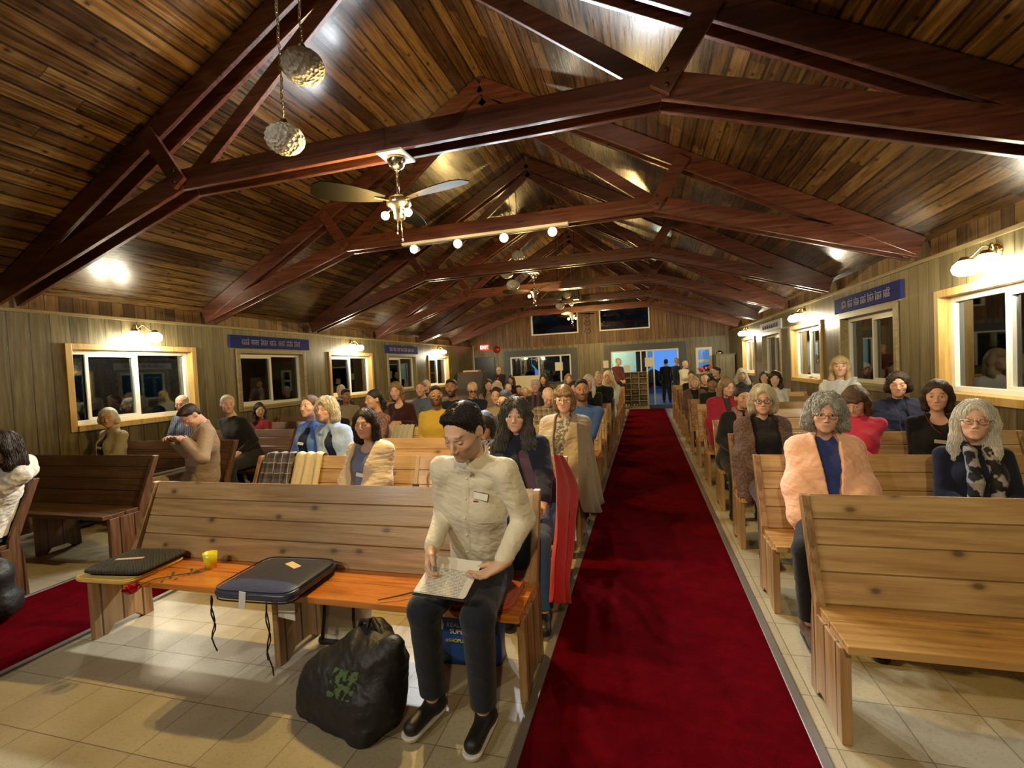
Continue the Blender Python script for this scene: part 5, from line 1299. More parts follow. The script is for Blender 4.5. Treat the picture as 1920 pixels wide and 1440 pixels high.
def atZ(px, py, Z): r = ray(px, py); t = (Z-EYE)/r[2]; return Vector((r[0]*t, r[1]*t, Z))
def atX(px, py, X): r = ray(px, py); t = X/r[0]; return Vector((X, r[1]*t, EYE+r[2]*t))
def text(s_, name, mat, size, mw, parent=None, depth=.0006):
    c = bpy.data.curves.new(name, 'FONT'); c.body = s_; c.size = size; c.align_x = 'CENTER'; c.align_y = 'CENTER'; c.extrude = depth; c.materials.append(mat)
    t_ = bpy.data.objects.new(name, c); COL.objects.link(t_); bpy.context.view_layer.update()
    me = bpy.data.meshes.new_from_object(t_.evaluated_get(bpy.context.evaluated_depsgraph_get())); bpy.data.objects.remove(t_)
    o = bpy.data.objects.new(name, me); COL.objects.link(o); o.parent = parent; o.matrix_local = mw; return o
def print_mat(name, pitch=.0075, top=.5, flip=1):
    m, nt, bs = nodemat(name); N = NT(nt); o = N.obj(); s = N.sep(o)
    f = N.math('FRACT', N.math('DIVIDE', s[1], pitch)); ln = N.math('MULTIPLY', N.math('LESS_THAN', f, .42), N.math('LESS_THAN', N.noise(N.comb(N.math('MULTIPLY', s[0], 160.), N.math('FLOOR', N.math('DIVIDE', s[1], pitch)), 0.), 1., 1), .58))
    box = N.math('MULTIPLY', N.math('LESS_THAN', N.math('ABSOLUTE', s[0]), .092), N.math('MULTIPLY', N.math('LESS_THAN', s[1], .045), N.math('LESS_THAN', N.noise(N.comb(0., N.math('FLOOR', N.math('DIVIDE', s[1], pitch*3.2)), 0.), 3.1, 1), .62)))
    N.l(N.mix(N.math('MULTIPLY', N.math('MULTIPLY', ln, box), .75), (.80, .78, .70), (.12, .11, .10)), bs.inputs['Base Color']); bs.inputs['Roughness'].default_value = .8
    return m
PRINT = print_mat('printed paper')
def frame(o, x, y):
    """matrix with the given x direction and approximate y direction"""
    x = Vector(x).normalized(); z = x.cross(Vector(y)).normalized(); y = z.cross(x)
    m = Matrix((x, y, z)).transposed().to_4x4(); m.translation = Vector(o); return m
def rounded(name, w, d, h, mat, m, e=.28, label=None, cat=None, group=None, parent=None, piping=None, puff=.0, n=44):
    b = MB(); sg = lambda v, p: math.copysign(abs(v)**p, v); vs = []; k = n//2
    for j in range(k+1):
        v = -math.pi/2+math.pi*j/k
        for i in range(n):
            u = 2*math.pi*i/n; cx = sg(math.cos(v), .45); x = w/2*cx*sg(math.cos(u), e); y = d/2*cx*sg(math.sin(u), e); z = h/2*sg(math.sin(v), .7)
            z *= 1+puff*(1-(2*x/w)**2)*(1-(2*y/d)**2); vs.append((x, y, z))
    fs = [(j*n+i, j*n+(i+1) % n, (j+1)*n+(i+1) % n, (j+1)*n+i) for j in range(k) for i in range(n)]
    b.add(vs, fs, 0, True); o = b.build(name, mat, parent); o.matrix_local = m
    if label: tag(o, label, cat, group)
    if piping:
        for zz in (-.36, .36):
            pts = []
            for i in range(64):
                u = 2*math.pi*i/64; c_ = .965; pts.append((w/2*c_*sg(math.cos(u), e), d/2*c_*sg(math.sin(u), e), h*zz*1.1))
            MB().tube(pts, .004, 6, closed=True).build('piping', piping, o)
    return o
def sheet(name, grid, mat, t=.004, sub=1):
    """grid[j][i] points of a cloth, given its own thickness"""
    b = MB(); nj, ni = len(grid), len(grid[0]); b.add([p for r in grid for p in r], [(j*ni+i, j*ni+i+1, (j+1)*ni+i+1, (j+1)*ni+i) for j in range(nj-1) for i in range(ni-1)], 0, True)
    o = b.build(name, mat); md = o.modifiers.new('thickness', 'SOLIDIFY'); md.thickness = t; md.offset = 0
    if sub: m2 = o.modifiers.new('smooth', 'SUBSURF'); m2.levels = m2.render_levels = sub
    return o
def drape_over(name, x0, x1, Yt, zt, front, back, mat, label, cat, fold=.012, nf=6, seed=1, group=None):
    """cloth hung over the top edge of a pew back at (Yt, zt)"""
    r = random.Random(seed); ni = 40; prof = []
    lean = .17/.45
    for k in range(9): u = 1-k/8; prof.append((Yt-.03-front*u*lean, zt-front*u, u))
    prof += [(Yt-.02, zt+.012, 0), (Yt+.012, zt+.020, 0), (Yt+.045, zt+.012, 0)]
    for k in range(1, 9): u = k/8; prof.append((Yt+.055+.01*u, zt-back*u, u))
    ph = [r.random()*6.28 for _ in range(4)]; grid = []
    for (y, z, u) in prof:
        row = []
        for i in range(ni+1):
            q = i/ni; x = x0+(x1-x0)*(q+ .05*u*math.sin(q*5+ph[0])); f = fold*(.35+u)*(math.sin(q*nf*6.28+ph[1])+.5*math.sin(q*nf*11+ph[2])+1.3); sgn = -1 if y < Yt else 1
            row.append((x, y+sgn*f*(1 if u > 0 else .0), z+(.004+.006*math.sin(q*nf*6.28+ph[3]) if u == 0 else .012*u*math.sin(q*9+ph[0]))))
        grid.append(row)
    o = sheet(name, grid, mat); tag(o, label, cat, group); return o
if 'reader' in INFO:
    A, B_, C_, D_ = atZ(768, 1108, .672), atZ(868, 1122, .672), atZ(905, 1058, .745), atZ(822, 1047, .745)
    o_ = (A+B_+C_+D_)/4; m = frame(o_, B_-A, D_-A)
    W_, H_ = .245, .205
    fo = MB().box((-W_/2-.004, -H_/2-.004, -.012), (W_/2+.004, H_/2+.004, -.004)).build('folder', BLACK, None, bevel=.003); fo.matrix_world = m
    tag(fo, 'black folder held on the knees of the reading man', 'folder')
    for k in range(2):
        n = 12; g_ = []
        for j in range(n+1):
            row = []
            for i in range(n+1):
                x = -W_/2+W_*i/n; y = -H_/2+H_*j/n; row.append((x+k*.004, y+k*.003, .0012+k*.0022+.008*k*max(0, j/n-.6)**1.5*3+.003*math.sin(i*.5)*k*(j/n)))
            g_.append(row)
        pp = sheet('sheet_of_paper', g_, PRINT if k else PAPER, .0006); pp.matrix_world = m
        tag(pp, ['blank sheet of paper lying under the printed page on the black folder', 'printed page the man in the white shirt is reading'][k], 'paper')
# ------------------------------------------------------------------ things on and under the first pew
MESHBLK = pattern('black ribbed mesh cover', (.012, .012, .013), (.07, .07, .068), 95., .35, 'stripe'); NAVC = plain('slate navy vinyl', (.045, .052, .085), .32, var=.08, bump=.003, bscale=12)
YPAD = cloth('yellow quilted pad', (.72, .50, .13), .9)
rounded('seat_pad', .45, .40, .022, YPAD, Matrix.Translation((-3.195, 2.235, .4535)) @ Matrix.Rotation(.05, 4, 'Z'), label='flat yellow quilted pad on the left end of the first pew', cat='cushion', piping=YPAD)
bc = rounded('seat_cushion', .43, .37, .042, MESHBLK, Matrix.Translation((-3.17, 2.255, .492)) @ Matrix.Rotation(.12, 4, 'Z'), label='black ribbed mesh cushion lying on the yellow pad', cat='cushion', puff=.25)
MB().box((-.085, -.014, .0), (.085, .014, .001)).build('paper_label', plain('pink paper', (.66, .46, .38), .7), bc).matrix_local = Matrix.Translation((-.02, -.03, .0262)) @ Matrix.Rotation(.2, 4, 'Z')
cu = rounded('seat_cushion', .50, .46, .070, NAVC, Matrix.Translation((-2.04, 2.205, .481)) @ Matrix.Rotation(.05, 4, 'Z'), label='thick slate navy cushion with ties in the middle of the first pew', cat='cushion', piping=NVY, puff=.15)
MB().box((-.06, -.022, 0), (.06, .022, .001)).build('paper_label', plain('pale yellow paper', (.75, .62, .38), .7), cu).matrix_local = Matrix.Translation((.03, .09, .0395)) @ Matrix.Rotation(-.5, 4, 'Z')
MB().box((-.02, -.001, -.075), (.02, .001, .012)).build('care_label', PAPER, cu).matrix_local = Matrix.Translation((-.03, -.232, .018)) @ Matrix.Rotation(.12, 4, 'Y')
for x0, y0, L, sd in ((-.245, -.20, .30, 1), (.12, -.23, .38, 2)):
    for k in range(2):
        pts = [(x0+.010*math.sin(i*1.1+k*2.6+sd)*(i/3)**.5+k*.004, y0-.012-.004*k, -.01-L*(.8+.2*k)*i/9) for i in range(10)]
        MB().tube(pts, .0035, 6).build('tie_cord', BLACK, cu)
CUPM = plain('translucent yellow plastic', (.80, .74, .03), .25, var=.02)
tag(MB().lathe([(.0001, .001), (.031, .001), (.042, .098), (.040, .098), (.0295, .006), (.0001, .006)], 28).build('paper_cup', CUPM, None, (-2.68, 2.345, .4405)), 'yellow plastic cup on the pew seat between the cushions', 'cup')
rose = empty('red_rose', (-2.86, 2.14, .45)); tag(rose, 'red rose lying on the seat edge left of the yellow cup, its bloom hanging over', 'flower')
MB().tube([(.18, .13, .002), (.06, .04, .002), (0, -.02, .004), (-.045, -.075, -.012)], .0035, 7).build('stem', plain('rose stem', (.10, .16, .03), .6), rose)
bl = MB(); rr = random.Random(4)
for k in range(16):
    a = k*2.4; q = k/16; c_ = Vector((-.062, -.105, -.022)); m = Matrix.Translation(c_) @ Matrix.Rotation(a, 4, 'Z') @ Matrix.Rotation(.25+.5*q, 4, 'X')
    vs = []; 
    for j in range(5):
        for i in range(5): u = (i/4-.5)*1.6; v = j/4; R0 = .008+.024*q+.010*v*q; vs.append(m @ Vector((math.sin(u)*R0, -math.cos(u)*R0, (v-.3)*(.045-.006*q)+.006*math.cos(u*2)*v)))
    bl.add(vs, [(j*5+i, j*5+i+1, (j+1)*5+i+1, (j+1)*5+i) for j in range(4) for i in range(4)], 0, True)
bl.build('bloom', plain('rose petals', (.52, .008, .02), .5), rose, recalc=False)
for k, (u, sd_) in enumerate(((.2, 1), (.45, -1), (.6, 1), (.75, -1))):
    c_ = Vector((.18, .13, .006)).lerp(Vector((0, -.02, .006)), u); d_ = Vector((-.5*sd_, .8*sd_*.7, .1)); 
    vs = [c_, c_+d_*.03+Vector((.012, .004, .006)), c_+d_*.03+Vector((-.012, -.004, .006)), c_+d_*.062]
    MB().add(vs, [(0, 1, 3), (0, 3, 2)]).build('leaf', plain('rose leaf', (.035, .07, .02), .5), rose, recalc=False)
tw = MB().tube([(-1.36, 2.125, .452), (-1.26, 2.17, .462), (-1.17, 2.24, .466), (-1.08, 2.30, .452)], [.003, .0045, .004, .003], 7).tube([(-1.17, 2.24, .466), (-1.12, 2.22, .475), (-1.08, 2.23, .48)], .0025, 6)
tag(tw.build('twig', plain('dry twig', (.12, .06, .025), .7)), 'thin dry twig on the pew seat beside the reading man', 'twig')
rounded('seat_cushion', .36, .33, .042, cloth('brick red cushion fabric', (.42, .075, .035)), Matrix.Translation((-.835, 2.288, .4635)), label='brick red cushion on the right end of the first pew under the man', cat='cushion', piping=cloth('brick red cushion fabric', (.42, .075, .035)))
rounded('back_cushion', .20, .28, .045, NVY, Matrix.Translation((-.745, 2.500, .642)) @ Matrix.Rotation(-.36+math.pi/2, 4, 'X'), label='dark navy cushion propped behind the reading man', cat='cushion')
# tote under the bench
tt = empty('tote_bag', (-1.80, 2.47, 0)); tag(tt, 'beige canvas tote with black trim under the middle of the first pew', 'bag')
def bag_body(w, d, h, mat, name, parent, top=.9, sag=.0, m=None, seed=1, slump=0):
    n = 40; vs = []; K = 14; r = random.Random(seed)
    for j in range(K+1):
        v = j/K; sc = 1-(1-top)*v; 
        for i in range(n):
            u = 2*math.pi*i/n; sg = lambda q, p: math.copysign(abs(q)**p, q); dd = d*(1-.45*v)
            x = w/2*sc*sg(math.cos(u), .35)*(1+.05*math.sin(3*v*3.14+seed)*math.sin(u*2)); y = dd/2*sg(math.sin(u), .35)+.02*math.sin(v*5+u*2+seed)*h+slump*v*v; vs.append(Vector((x, y, h*v*(1-sag*abs(math.sin(u))))))
    vs.append(Vector((0, 0, 0))); fs = [(j*n+i, j*n+(i+1) % n, (j+1)*n+(i+1) % n, (j+1)*n+i) for j in range(K) for i in range(n)]+[((i+1) % n, i, (K+1)*n) for i in range(n)]
    if m is not None: vs = [m @ v for v in vs]
    o = MB().add(vs, fs, 0, True).build(name, mat, parent); md = o.modifiers.new('thickness', 'SOLIDIFY'); md.thickness = .004; return o
bag_body(.30, .16, .36, CREAM, 'bag_body', tt, 1.02, seed=2)
MB().box((-.155, -.09, .0), (.155, .09, .05)).build('black_base', BLACK, tt, bevel=.02)
for s_ in (-1, 1): MB().tube([(s_*.10, -.066, .30), (s_*.10, -.08, .18), (s_*.12, -.088, .04)], .009, 6).build('strap', BLACK, tt)
tag(MB().box((-.055, -.0008, -.05), (.055, .0008, .05), 0, Matrix.Translation((-1.93, 2.128, .345)) @ Matrix.Rotation(.12, 4, 'Y') @ Matrix.Rotation(.1, 4, 'X')).build('leaflet', PRINT), 'white printed leaflet hanging below the seat edge under the navy cushion', 'paper')
# big black bag in front
bb = empty('black_bag', (-1.40, 1.93, 0), -.30); tag(bb, 'large slumped black cloth bag with a green print on the floor by the man', 'bag')
f_ = Field(); f_.chain([(-.16, -.02, .10), (.15, .0, .11)], [.13, .14], .08).chain([(-.10, .03, .16), (.12, .06, .24)], [.13, .13], .08).cap((.02, .10, .25), (.04, .13, .34), .11, .05, .08).cap((.17, .07, .26), (.22, .06, .34), .08, .05, .05)
f_.cap((-.10, .05, .16), (-.02, .09, .30), .09, .05, .06).cap((-.20, -.09, .03), (.18, -.10, .03), .055, .055, .05).cut((0, 0, .006), (0, 0, -1))
P_f, F_f = f_.mesh(.007); N_f = vnormals(P_f, F_f); P_f = P_f+N_f*((.5-np.abs(noise3(P_f, 7., 5)))*.022+noise3(P_f, 20., 6)*.003)[:, None]; P_f[:, 2] = np.maximum(P_f[:, 2], .004)
BAGM = plain('black nylon', (.013, .013, .014), .55, var=.1, bump=.006, bscale=25)
link('bag_body', mesh_from('bag_body', P_f, F_f, BAGM), bb)
for s_ in (-1, 1): MB().tube([(.02+s_*.07, .09, .33), (.03+s_*.06, .10, .39), (.05, .09+s_*.01, .42), (.08+s_*.05, .08, .37), (.12+s_*.05, .07, .33)], .012, 8).build('handle', BAGM, bb)
from mathutils.bvhtree import BVHTree
bt_ = BVHTree.FromPolygons([Vector(p) for p in P_f.tolist()], [tuple(int(i) for i in q) for q in F_f]); gp = MB(); vs = []
for j in range(9):
    for i in range(9):
        h = bt_.ray_cast(Vector((.0+.15*i/8, -.5, .22+.11*j/8+.015*i/8)), Vector((0, 1, -.15)))
        vs.append((h[0]+h[1]*.002) if h[0] else Vector((.0+.15*i/8, .0, .2)))
gp.add(vs, [(j*9+i, j*9+i+1, (j+1)*9+i+1, (j+1)*9+i) for j in range(8) for i in range(8)], 0, True); gp.build('green_print', pattern('green print', (.012, .014, .012), (.09, .16, .06), 38., .5), bb, recalc=False)
# blue shopping bag behind his legs
BAGB = plain('blue shopping bag', (.018, .060, .24), .4, bump=.004, bscale=14)
sb = empty('shopping_bag', (-.985, 2.46, 0), .03); tag(sb, 'blue reusable shopping bag with white lettering behind the legs of the reading man', 'bag')
bag_body(.36, .17, .385, BAGB, 'bag_body', sb, 1.0, seed=3)
for (s_, sz, z, mt) in (('REAL CA', .034, .225, WHITE), ('SUPER', .036, .190, WHITE), ('#SHOPLIKEA', .027, .140, CUPM)):
    text(s_, 'lettering', mt, sz, Matrix.Translation((-.045, -.100, z)) @ Matrix.Rotation(math.pi/2, 4, 'X'), sb)
MB().add([(-.150, -.101, .215), (-.135, -.101, .195), (-.126, -.101, .225), (-.140, -.101, .262)], [(0, 1, 2, 3)]).build('flame_emblem', WHITE, sb, recalc=False)
# dark bag and blue cushion of the person at the left edge
lb = empty('dark_bag', (-4.50, 2.16, .017)); tag(lb, 'black bag on the floor beside the carpet at the left edge', 'bag')
f_ = Field(); f_.chain([(-.16, -.0, .13), (.10, .02, .13)], [.135, .135], .08).chain([(-.14, 0, .25), (.10, 0, .33)], [.13, .12], .08).cut((0, 0, .004), (0, 0, -1)); P_f, F_f = f_.mesh(.012)
link('bag_body', mesh_from('bag_body', P_f+vnormals(P_f, F_f)*(noise3(P_f, 9., 3)*.008)[:, None], F_f, BAGM), lb)
MB().tube([(-.06, 0, .38), (-.05, .0, .46), (.03, 0, .46), (.06, 0, .40)], .01, 8).build('handle', BAGM, lb)
rounded('seat_cushion', .36, .40, .05, cloth('pale blue cushion fabric', (.12, .17, .32)), Matrix.Translation((-4.99, 2.27, .4675)), label='pale blue cushion under the person in the white quilted jacket', cat='cushion')
# ------------------------------------------------------------------ garments over the pew backs
drape_over('draped_jacket', -3.40, -3.08, rowY(1), .915, .30, .2, pattern('brown and white plaid wool', (.03, .025, .028), (.09, .075, .075), .085, kind='plaid', c3=(.42, .38, .36)), 'brown plaid jacket thrown over the left end of the second pew', 'jacket', .016, 3, 3)
drape_over('draped_jacket', -3.06, -2.78, rowY(1), .915, .34, .25, cloth('cream coat', (.56, .47, .28)), 'cream coat hung over the second pew beside the plaid jacket', 'coat', .010, 3, 5)
a_, b_ = at(727, 795, rowY(3)), at(779, 797, rowY(3))
drape_over('draped_blanket', a_.x, b_.x, rowY(3), .915, .3, .2, GREYB, 'pale grey knitted blanket over the fourth pew in front of the mustard jumper', 'blanket', .018, 6, 7)
sl = MB().box((-.016, -.006, 0), (.016, .006, .50)).build('wooden_slat', plain('pale bare wood', (.52, .40, .24), .6), None, bevel=.002); p_ = at(775, 905, 3.40); sl.location = (p_.x, 3.36, .455); sl.rotation_euler = (-.30, 0, 0)
tag(sl, 'pale wooden slat leaning against the second pew back with a black clip', 'slat'); MB().box((-.024, -.012, .24), (.024, .010, .275)).build('clip', BLACK, sl, bevel=.003)
hb = empty('handbag', (-1.52, 3.06, SEAT_Z+0.001)); hb.location = (-1.53, 3.22, SEAT_Z+.002); tag(hb, 'tan handbag on the second pew, only its loop handle showing over the first pew', 'bag')
bag_body(.26, .12, .30, cloth('tan leather', (.45, .30, .18), .5), 'bag_body', hb, .9, seed=4)
MB().tube([(-.055, 0, .29), (-.055, 0, .38), (-.03, 0, .43), (.0, 0, .445), (.03, 0, .43), (.055, 0, .38), (.055, 0, .29)], .008, 8).build('handle', cloth('tan leather', (.45, .30, .18), .5), hb)
# red wrap hanging at the end of the second pew, and the long tail of the beige shawl
def hanging(name, L_px, R_px, X0, mat, label, cat, fold=.02, nf=4, seed=2, inner=None):
    r = random.Random(seed); nj, ni = len(L_px), 22; Ls = [atX(x, y, X0) for x, y in L_px]; Rs = [atX(x, y, X0) for x, y in R_px]; grid = []
    for j in range(nj):
        grid.append([tuple(Ls[j].lerp(Rs[j], i/ni)+Vector((fold*(.3+j/nj)*math.sin(i/ni*nf*6.28+seed+.5*j*.4), 0, 0))) for i in range(ni+1)])
    o = sheet(name, grid, mat, .005, 2); return tag(o, label, cat)
hanging('red_wrap', [(1035, 850), (1042, 900), (1040, 940), (1044, 1000), (1036, 1050), (1040, 1095), (1038, 1132)], [(1052, 852), (1074, 890), (1086, 926), (1073, 970), (1074, 1025), (1056, 1085), (1064, 1134)], -.555, RED, 'bright red wrap hanging down beside the curly haired woman to the floor', 'wrap', .034, 2)
hanging('shawl_tail', [(1082, 790), (1088, 850), (1088, 900), (1092, 940), (1100, 962)], [(1104, 795), (1118, 860), (1126, 910), (1134, 946), (1143, 964)], -.53, BEIGE, 'tail of the long beige shawl falling over the pew end to the carpet edge', 'shawl', .03, 3, 4)

# ------------------------------------------------------------------ things people hold or wear
def badge_line(): pass
if 'neck' in INFO:
    q = INFO['neck']; b_ = MB(); pts = []
    for i in range(25):
        a = math.radians(-170+340*i/24)+math.pi; x = .078*math.sin(a); fr_ = (1-math.cos(a))/2; base = q['NB']
        pr = base+V(-x, 0, 0)*1.0; f_r = (1+math.cos(a))/2
        p = base+V(x, .050-.205*f_r**1.2, .030-.17*f_r**2)
        pts.append(p.tolist())
    b_.tube(pts, .0048, 7); b_.build('necklace', plain('dark red beads', (.12, .008, .01), .35), q['body'])
if 'cloth' in INFO:
    q = INFO['cloth']; g_ = []
    L_ = [at(1541, 712, Rw(4)-.42), at(1545, 730, Rw(4)-.40), at(1548, 752, Rw(4)-.38)]; R_ = [at(1612, 703, Rw(4)-.42), at(1600, 728, Rw(4)-.40), at(1588, 752, Rw(4)-.38)]
    for j in range(3): g_.append([tuple(L_[j].lerp(R_[j], i/16)+Vector((0, .02*math.sin(i*.9+j), -.03*math.sin(i/16*math.pi)*(j == 0)+.012*math.sin(i*1.1)))) for i in range(17)])
    o = sheet('held_cloth', g_, cloth('pale grey cloth', (.50, .52, .54)), .004, 2); tag(o, 'pale grey cloth held up by the blond woman at the right wall', 'cloth')
if 'phone' in INFO:
    q = INFO['phone']; m = Matrix.Translation((-4.83, 3.85, 1.03)) @ Matrix.Rotation(-.4, 4, 'Z') @ Matrix.Rotation(-.6, 4, 'X')
    o = MB().box((-.075, -.04, -.005), (.075, .04, .005)).build('phone', BLACK, None, bevel=.003); o.matrix_world = m; tag(o, 'black phone held by the man in the tan jacket', 'phone')
if 'puffy' in INFO:
    q = INFO['puffy']; u = Field(); NBq = q['NB']; u.chain([NBq+V(-.09, .03, .0), NBq+V(0, .085, .01), NBq+V(.09, .03, .0)], [.045, .062, .045], .04).cap(NBq+V(-.05, .09, -.05), NBq+V(.05, .09, -.05), .055, .055, .04)
    q['child']('hood', u, PUFF, wr=.010, wf=14.)

# ------------------------------------------------------------------ far end of the hall
EXR = emit('lit red sign face', (1., .05, .04), 1.6)
ex = MB().box((-6.42, YF-.06, 2.42), (-6.08, YF-.002, 2.62)).build('exit_sign', EXR, None, bevel=.004); tag(ex, 'lit red EXIT sign above the dark door in the far wall', 'sign')
text('EXIT', 'lettering', emit('lit sign letters', (1., .75, .7), 2.5), .17, Matrix.Translation((-6.25, YF-.062, 2.515)) @ Matrix.Rotation(math.pi/2, 4, 'X'), ex)
al = empty('alarm_bell', (-5.73, YF-.003, 2.40)); tag(al, 'round red alarm bell beside the exit sign', 'bell'); mq = Matrix.Rotation(math.pi/2, 3, 'X')
MB().lathe([(.0001, .07), (.05, .068), (.12, .045), (.145, .01), (.145, 0)], 32, mat=mq).build('gong', plain('red enamel', (.38, .015, .012), .25), al)
MB().lathe([(.0001, .085), (.03, .083), (.035, .068)], 16, mat=mq).build('hub', CHROME, al); MB().tube([(.02, -.02, -.1), (.0, -.02, -.6), (0, -.02, -2.36)], .012, 8).build('conduit', plain('ochre conduit', (.5, .33, .10), .4), al)
tag(MB().tube([(WL+.10, YF-.04, 2.62), (WL+.10, YF-.04, .02)], .03, 10).build('drain_pipe', plain('cream pipe', (.5, .46, .36), .5)), 'cream vertical pipe in the far left corner', 'pipe')
for (px, py, w, h, lb) in ((1048, 687, .30, .33, 'white notice on the wide window of the far wall'), (1136, 683, .20, .28, 'white notice on the wall left of the glass door'), (1217, 679, .30, .34, 'white notice on the sliding glass door'), (1176, 690, .22, .22, 'white notice on the lower part of the door glass')):
    yy = YF-.031 if px != 1176 else YF+.049; p_ = at(px, py, yy); tag(MB().box((p_.x-w/2, yy-.002, p_.z-h/2), (p_.x+w/2, yy, p_.z+h/2)).build('notice', PAPER), lb, 'notice', 'notices on the far wall')
# shoe shelf
sh = empty('shoe_shelf', (-.36, 18.1, 0)); tag(sh, 'open wooden shoe shelf of square cubbies left of the glass door', 'shelf'); SHW = wood('pale shelf wood', (.26, .19, .09), (.38, .29, .15), (.48, .38, .2), rough=.5, knots=.2)
fr = MB(); W2, H2, D2 = .86, 1.26, .32
for x in (-W2/2, -W2/2+W2/3, -W2/2+2*W2/3, W2/2): fr.box((x-.012, -D2/2, 0), (x+.012, D2/2, H2))
fr.build('upright', SHW, sh)
f2 = MB()
for k in range(7): f2.box((-W2/2-.012, -D2/2+.002, k*(H2-.02)/6), (W2/2+.012, D2/2-.002, k*(H2-.02)/6+.02))
f2.build('shelf_board', SHW, sh); MB().box((-W2/2, D2/2, 0), (W2/2, D2/2+.01, H2)).build('back_board', SHW, sh)
def shoe(x, y, z, mt, lb, rz=0):
    o = empty('shoe', (x, y, z), rz); f_ = Field(); f_.cap((0, .08, .035), (0, -.07, .028), .034, .032, .02); f_.cut((0, 0, .0), (0, 0, -1)); P_, F_ = f_.mesh(.012); bpy.data.objects.remove(o)
    q = link('shoe', mesh_from('shoe', P_, F_, mt), None, (x, y, z)); q.rotation_euler = (0, 0, rz); return tag(q, lb, 'shoe', 'shoes in the shelf')
k = 0
for (c, r_, mt, nm) in ((0, 0, WHITE, 'white'), (1, 0, WHITE, 'white'), (0, 1, BLACK, 'black'), (2, 5, BLACK, 'black'), (2, 1, BRN, 'brown'), (1, 2, BLACK, 'black')):
    for s_ in (-1, 1):
        side = 'left' if s_ < 0 else 'right'; col_ = ['left', 'middle', 'right'][c]; row_ = ['bottom', 'second lowest', 'third lowest', 'fourth', 'fifth', 'top'][r_]
        shoe(-.36-W2/2+W2/3*(c+.5)+s_*.055, 18.1, r_*(H2-.02)/6+.021, mt, '%s %s shoe in the %s cubby of the %s shelf column' % (nm, side, row_, col_))
# cream board, piano, cabinet, flowers, boxes
a_, b_ = at(955, 706, 17.2), at(1012, 735, 17.2)
tag(MB().box((a_.x, 17.2, .0), (b_.x, 17.24, a_.z)).build('display_board', CREAM, bevel=.004), 'cream display board standing below the wide far window', 'board')
pn = empty('covered_piano', (-6.15, 16.6, 0)); tag(pn, 'dark covered upright instrument in the far left corner', 'piano')
MB().prism([(-.62, 0), (-.62, 1.25), (-.45, 1.62), (.45, 1.62), (.45, 0)], 0, -.0, .06).build('end_panel', BLACK, pn); bpy.data.objects.remove(pn.children[0])
MB().prism([(-.38, 0), (-.38, .95), (-.12, 1.55), (.25, 1.55), (.25, 0)], 0, -.5, .5).build('cover_cloth', cloth('dark brown cover', (.045, .032, .022)), pn, bevel=.02)
MB().box((-.3, -.1, 1.552), (.3, .2, 1.62)).build('top_tray', plain('orange brown wood', (.35, .16, .05), .5), pn, bevel=.004)
cb = empty('corner_cabinet', (2.60, 17.5, 0)); tag(cb, 'wooden cabinet with a sloping side in the far right corner', 'cabinet')
MB().box((-.3, -.3, 0), (.28, .3, 1.72)).build('cabinet_body', plain('grey brown ply', (.20, .165, .10), .6), cb, bevel=.005); MB().box((-.33, -.33, 1.721), (.30, .32, 1.75)).build('cabinet_top', plain('grey brown ply', (.20, .165, .10), .6), cb)
MB().box((-.28, -.318, .05), (-.01, -.302, 1.66)).build('door', LOWER_X, cb); MB().box((.0, -.318, .05), (.26, -.302, 1.66)).build('door', LOWER_X, cb)
hm = MB().lathe([(.0001, .13), (.05, .12), (.10, .07), (.12, 0), (.0001, 0)], 20, (2.45, 17.4, 1.7505)).build('metal_dome', CHROME); tag(hm, 'small shiny metal dome on the corner cabinet', 'bowl')
ft = empty('flower_vase', (1.95, 16.9, 0)); tag(ft, 'bunch of red and pink flowers on a stand below the small far window', 'flowers'); MB().lathe([(.0001, 0), (.16, 0), (.17, .03), (.03, .05), (.03, .70), (.15, .72), (.15, .75), (.0001, .75)], 20).build('stand', SHW, ft)
MB().lathe([(.0001, .752), (.06, .752), (.09, .86), (.06, .98), (.075, 1.0)], 20).build('vase', plain('dark green glaze', (.03, .06, .03), .3), ft)
r_ = random.Random(5)
lf = MB()
for k in range(50):
    a = r_.random()*6.28; q = r_.random(); c_ = Vector((math.cos(a)*.26*q, math.sin(a)*.2*q, 1.03+.30*r_.random())); d_ = Vector((math.cos(a), math.sin(a), .5)); s_ = Vector((-d_.y, d_.x, 0))
    lf.add([c_, c_+d_*.05+s_*.02, c_+d_*.11, c_+d_*.05-s_*.02], [(0, 1, 2, 3)])
lf.build('foliage', plain('flower foliage', (.05, .10, .03), .6), ft, recalc=False)
for k in range(16):
    a = r_.random()*6.28; q = .3+.7*r_.random(); c_ = (math.cos(a)*.28*q, math.sin(a)*.2*q-.04, 1.10+.28*r_.random()); mt = plain('red petals', (.62, .02, .04), .5) if k % 3 else plain('pink petals', (.80, .32, .30), .5)
    m_ = MB(); 
    for j in range(6): aa = j*1.047; m_.ball((c_[0]+.022*math.cos(aa), c_[1]-.01, c_[2]+.022*math.sin(aa)), (.018, .012, .018), 6)
    m_.build('bloom', mt, ft)
for (px, lb) in ((1046, 'left'), (1080, 'right')):
    p_ = at(px, 553, 13.0); o = empty('loudspeaker', (p_.x, 13.0, p_.z)); tag(o, 'small black loudspeaker hung beside the far pendants, the %s one' % lb, 'loudspeaker', 'hanging loudspeakers')
    MB().box((-.08, -.09, -.13), (.08, .09, .13)).build('speaker_box', BLACK, o, bevel=.01); MB().lathe([(.0001, .0), (.055, .004), (.06, .01)], 18, (0, -.092, -.02), mat=mq).build('speaker_cone', plain('dark grey cone', (.04, .04, .04), .5), o); MB().tube([(0, 0, .13), (0, 0, Z_RIDGE-abs(p_.x-XC)*SLOPE-p_.z)], .01, 6).build('hanger', BLACK, o)
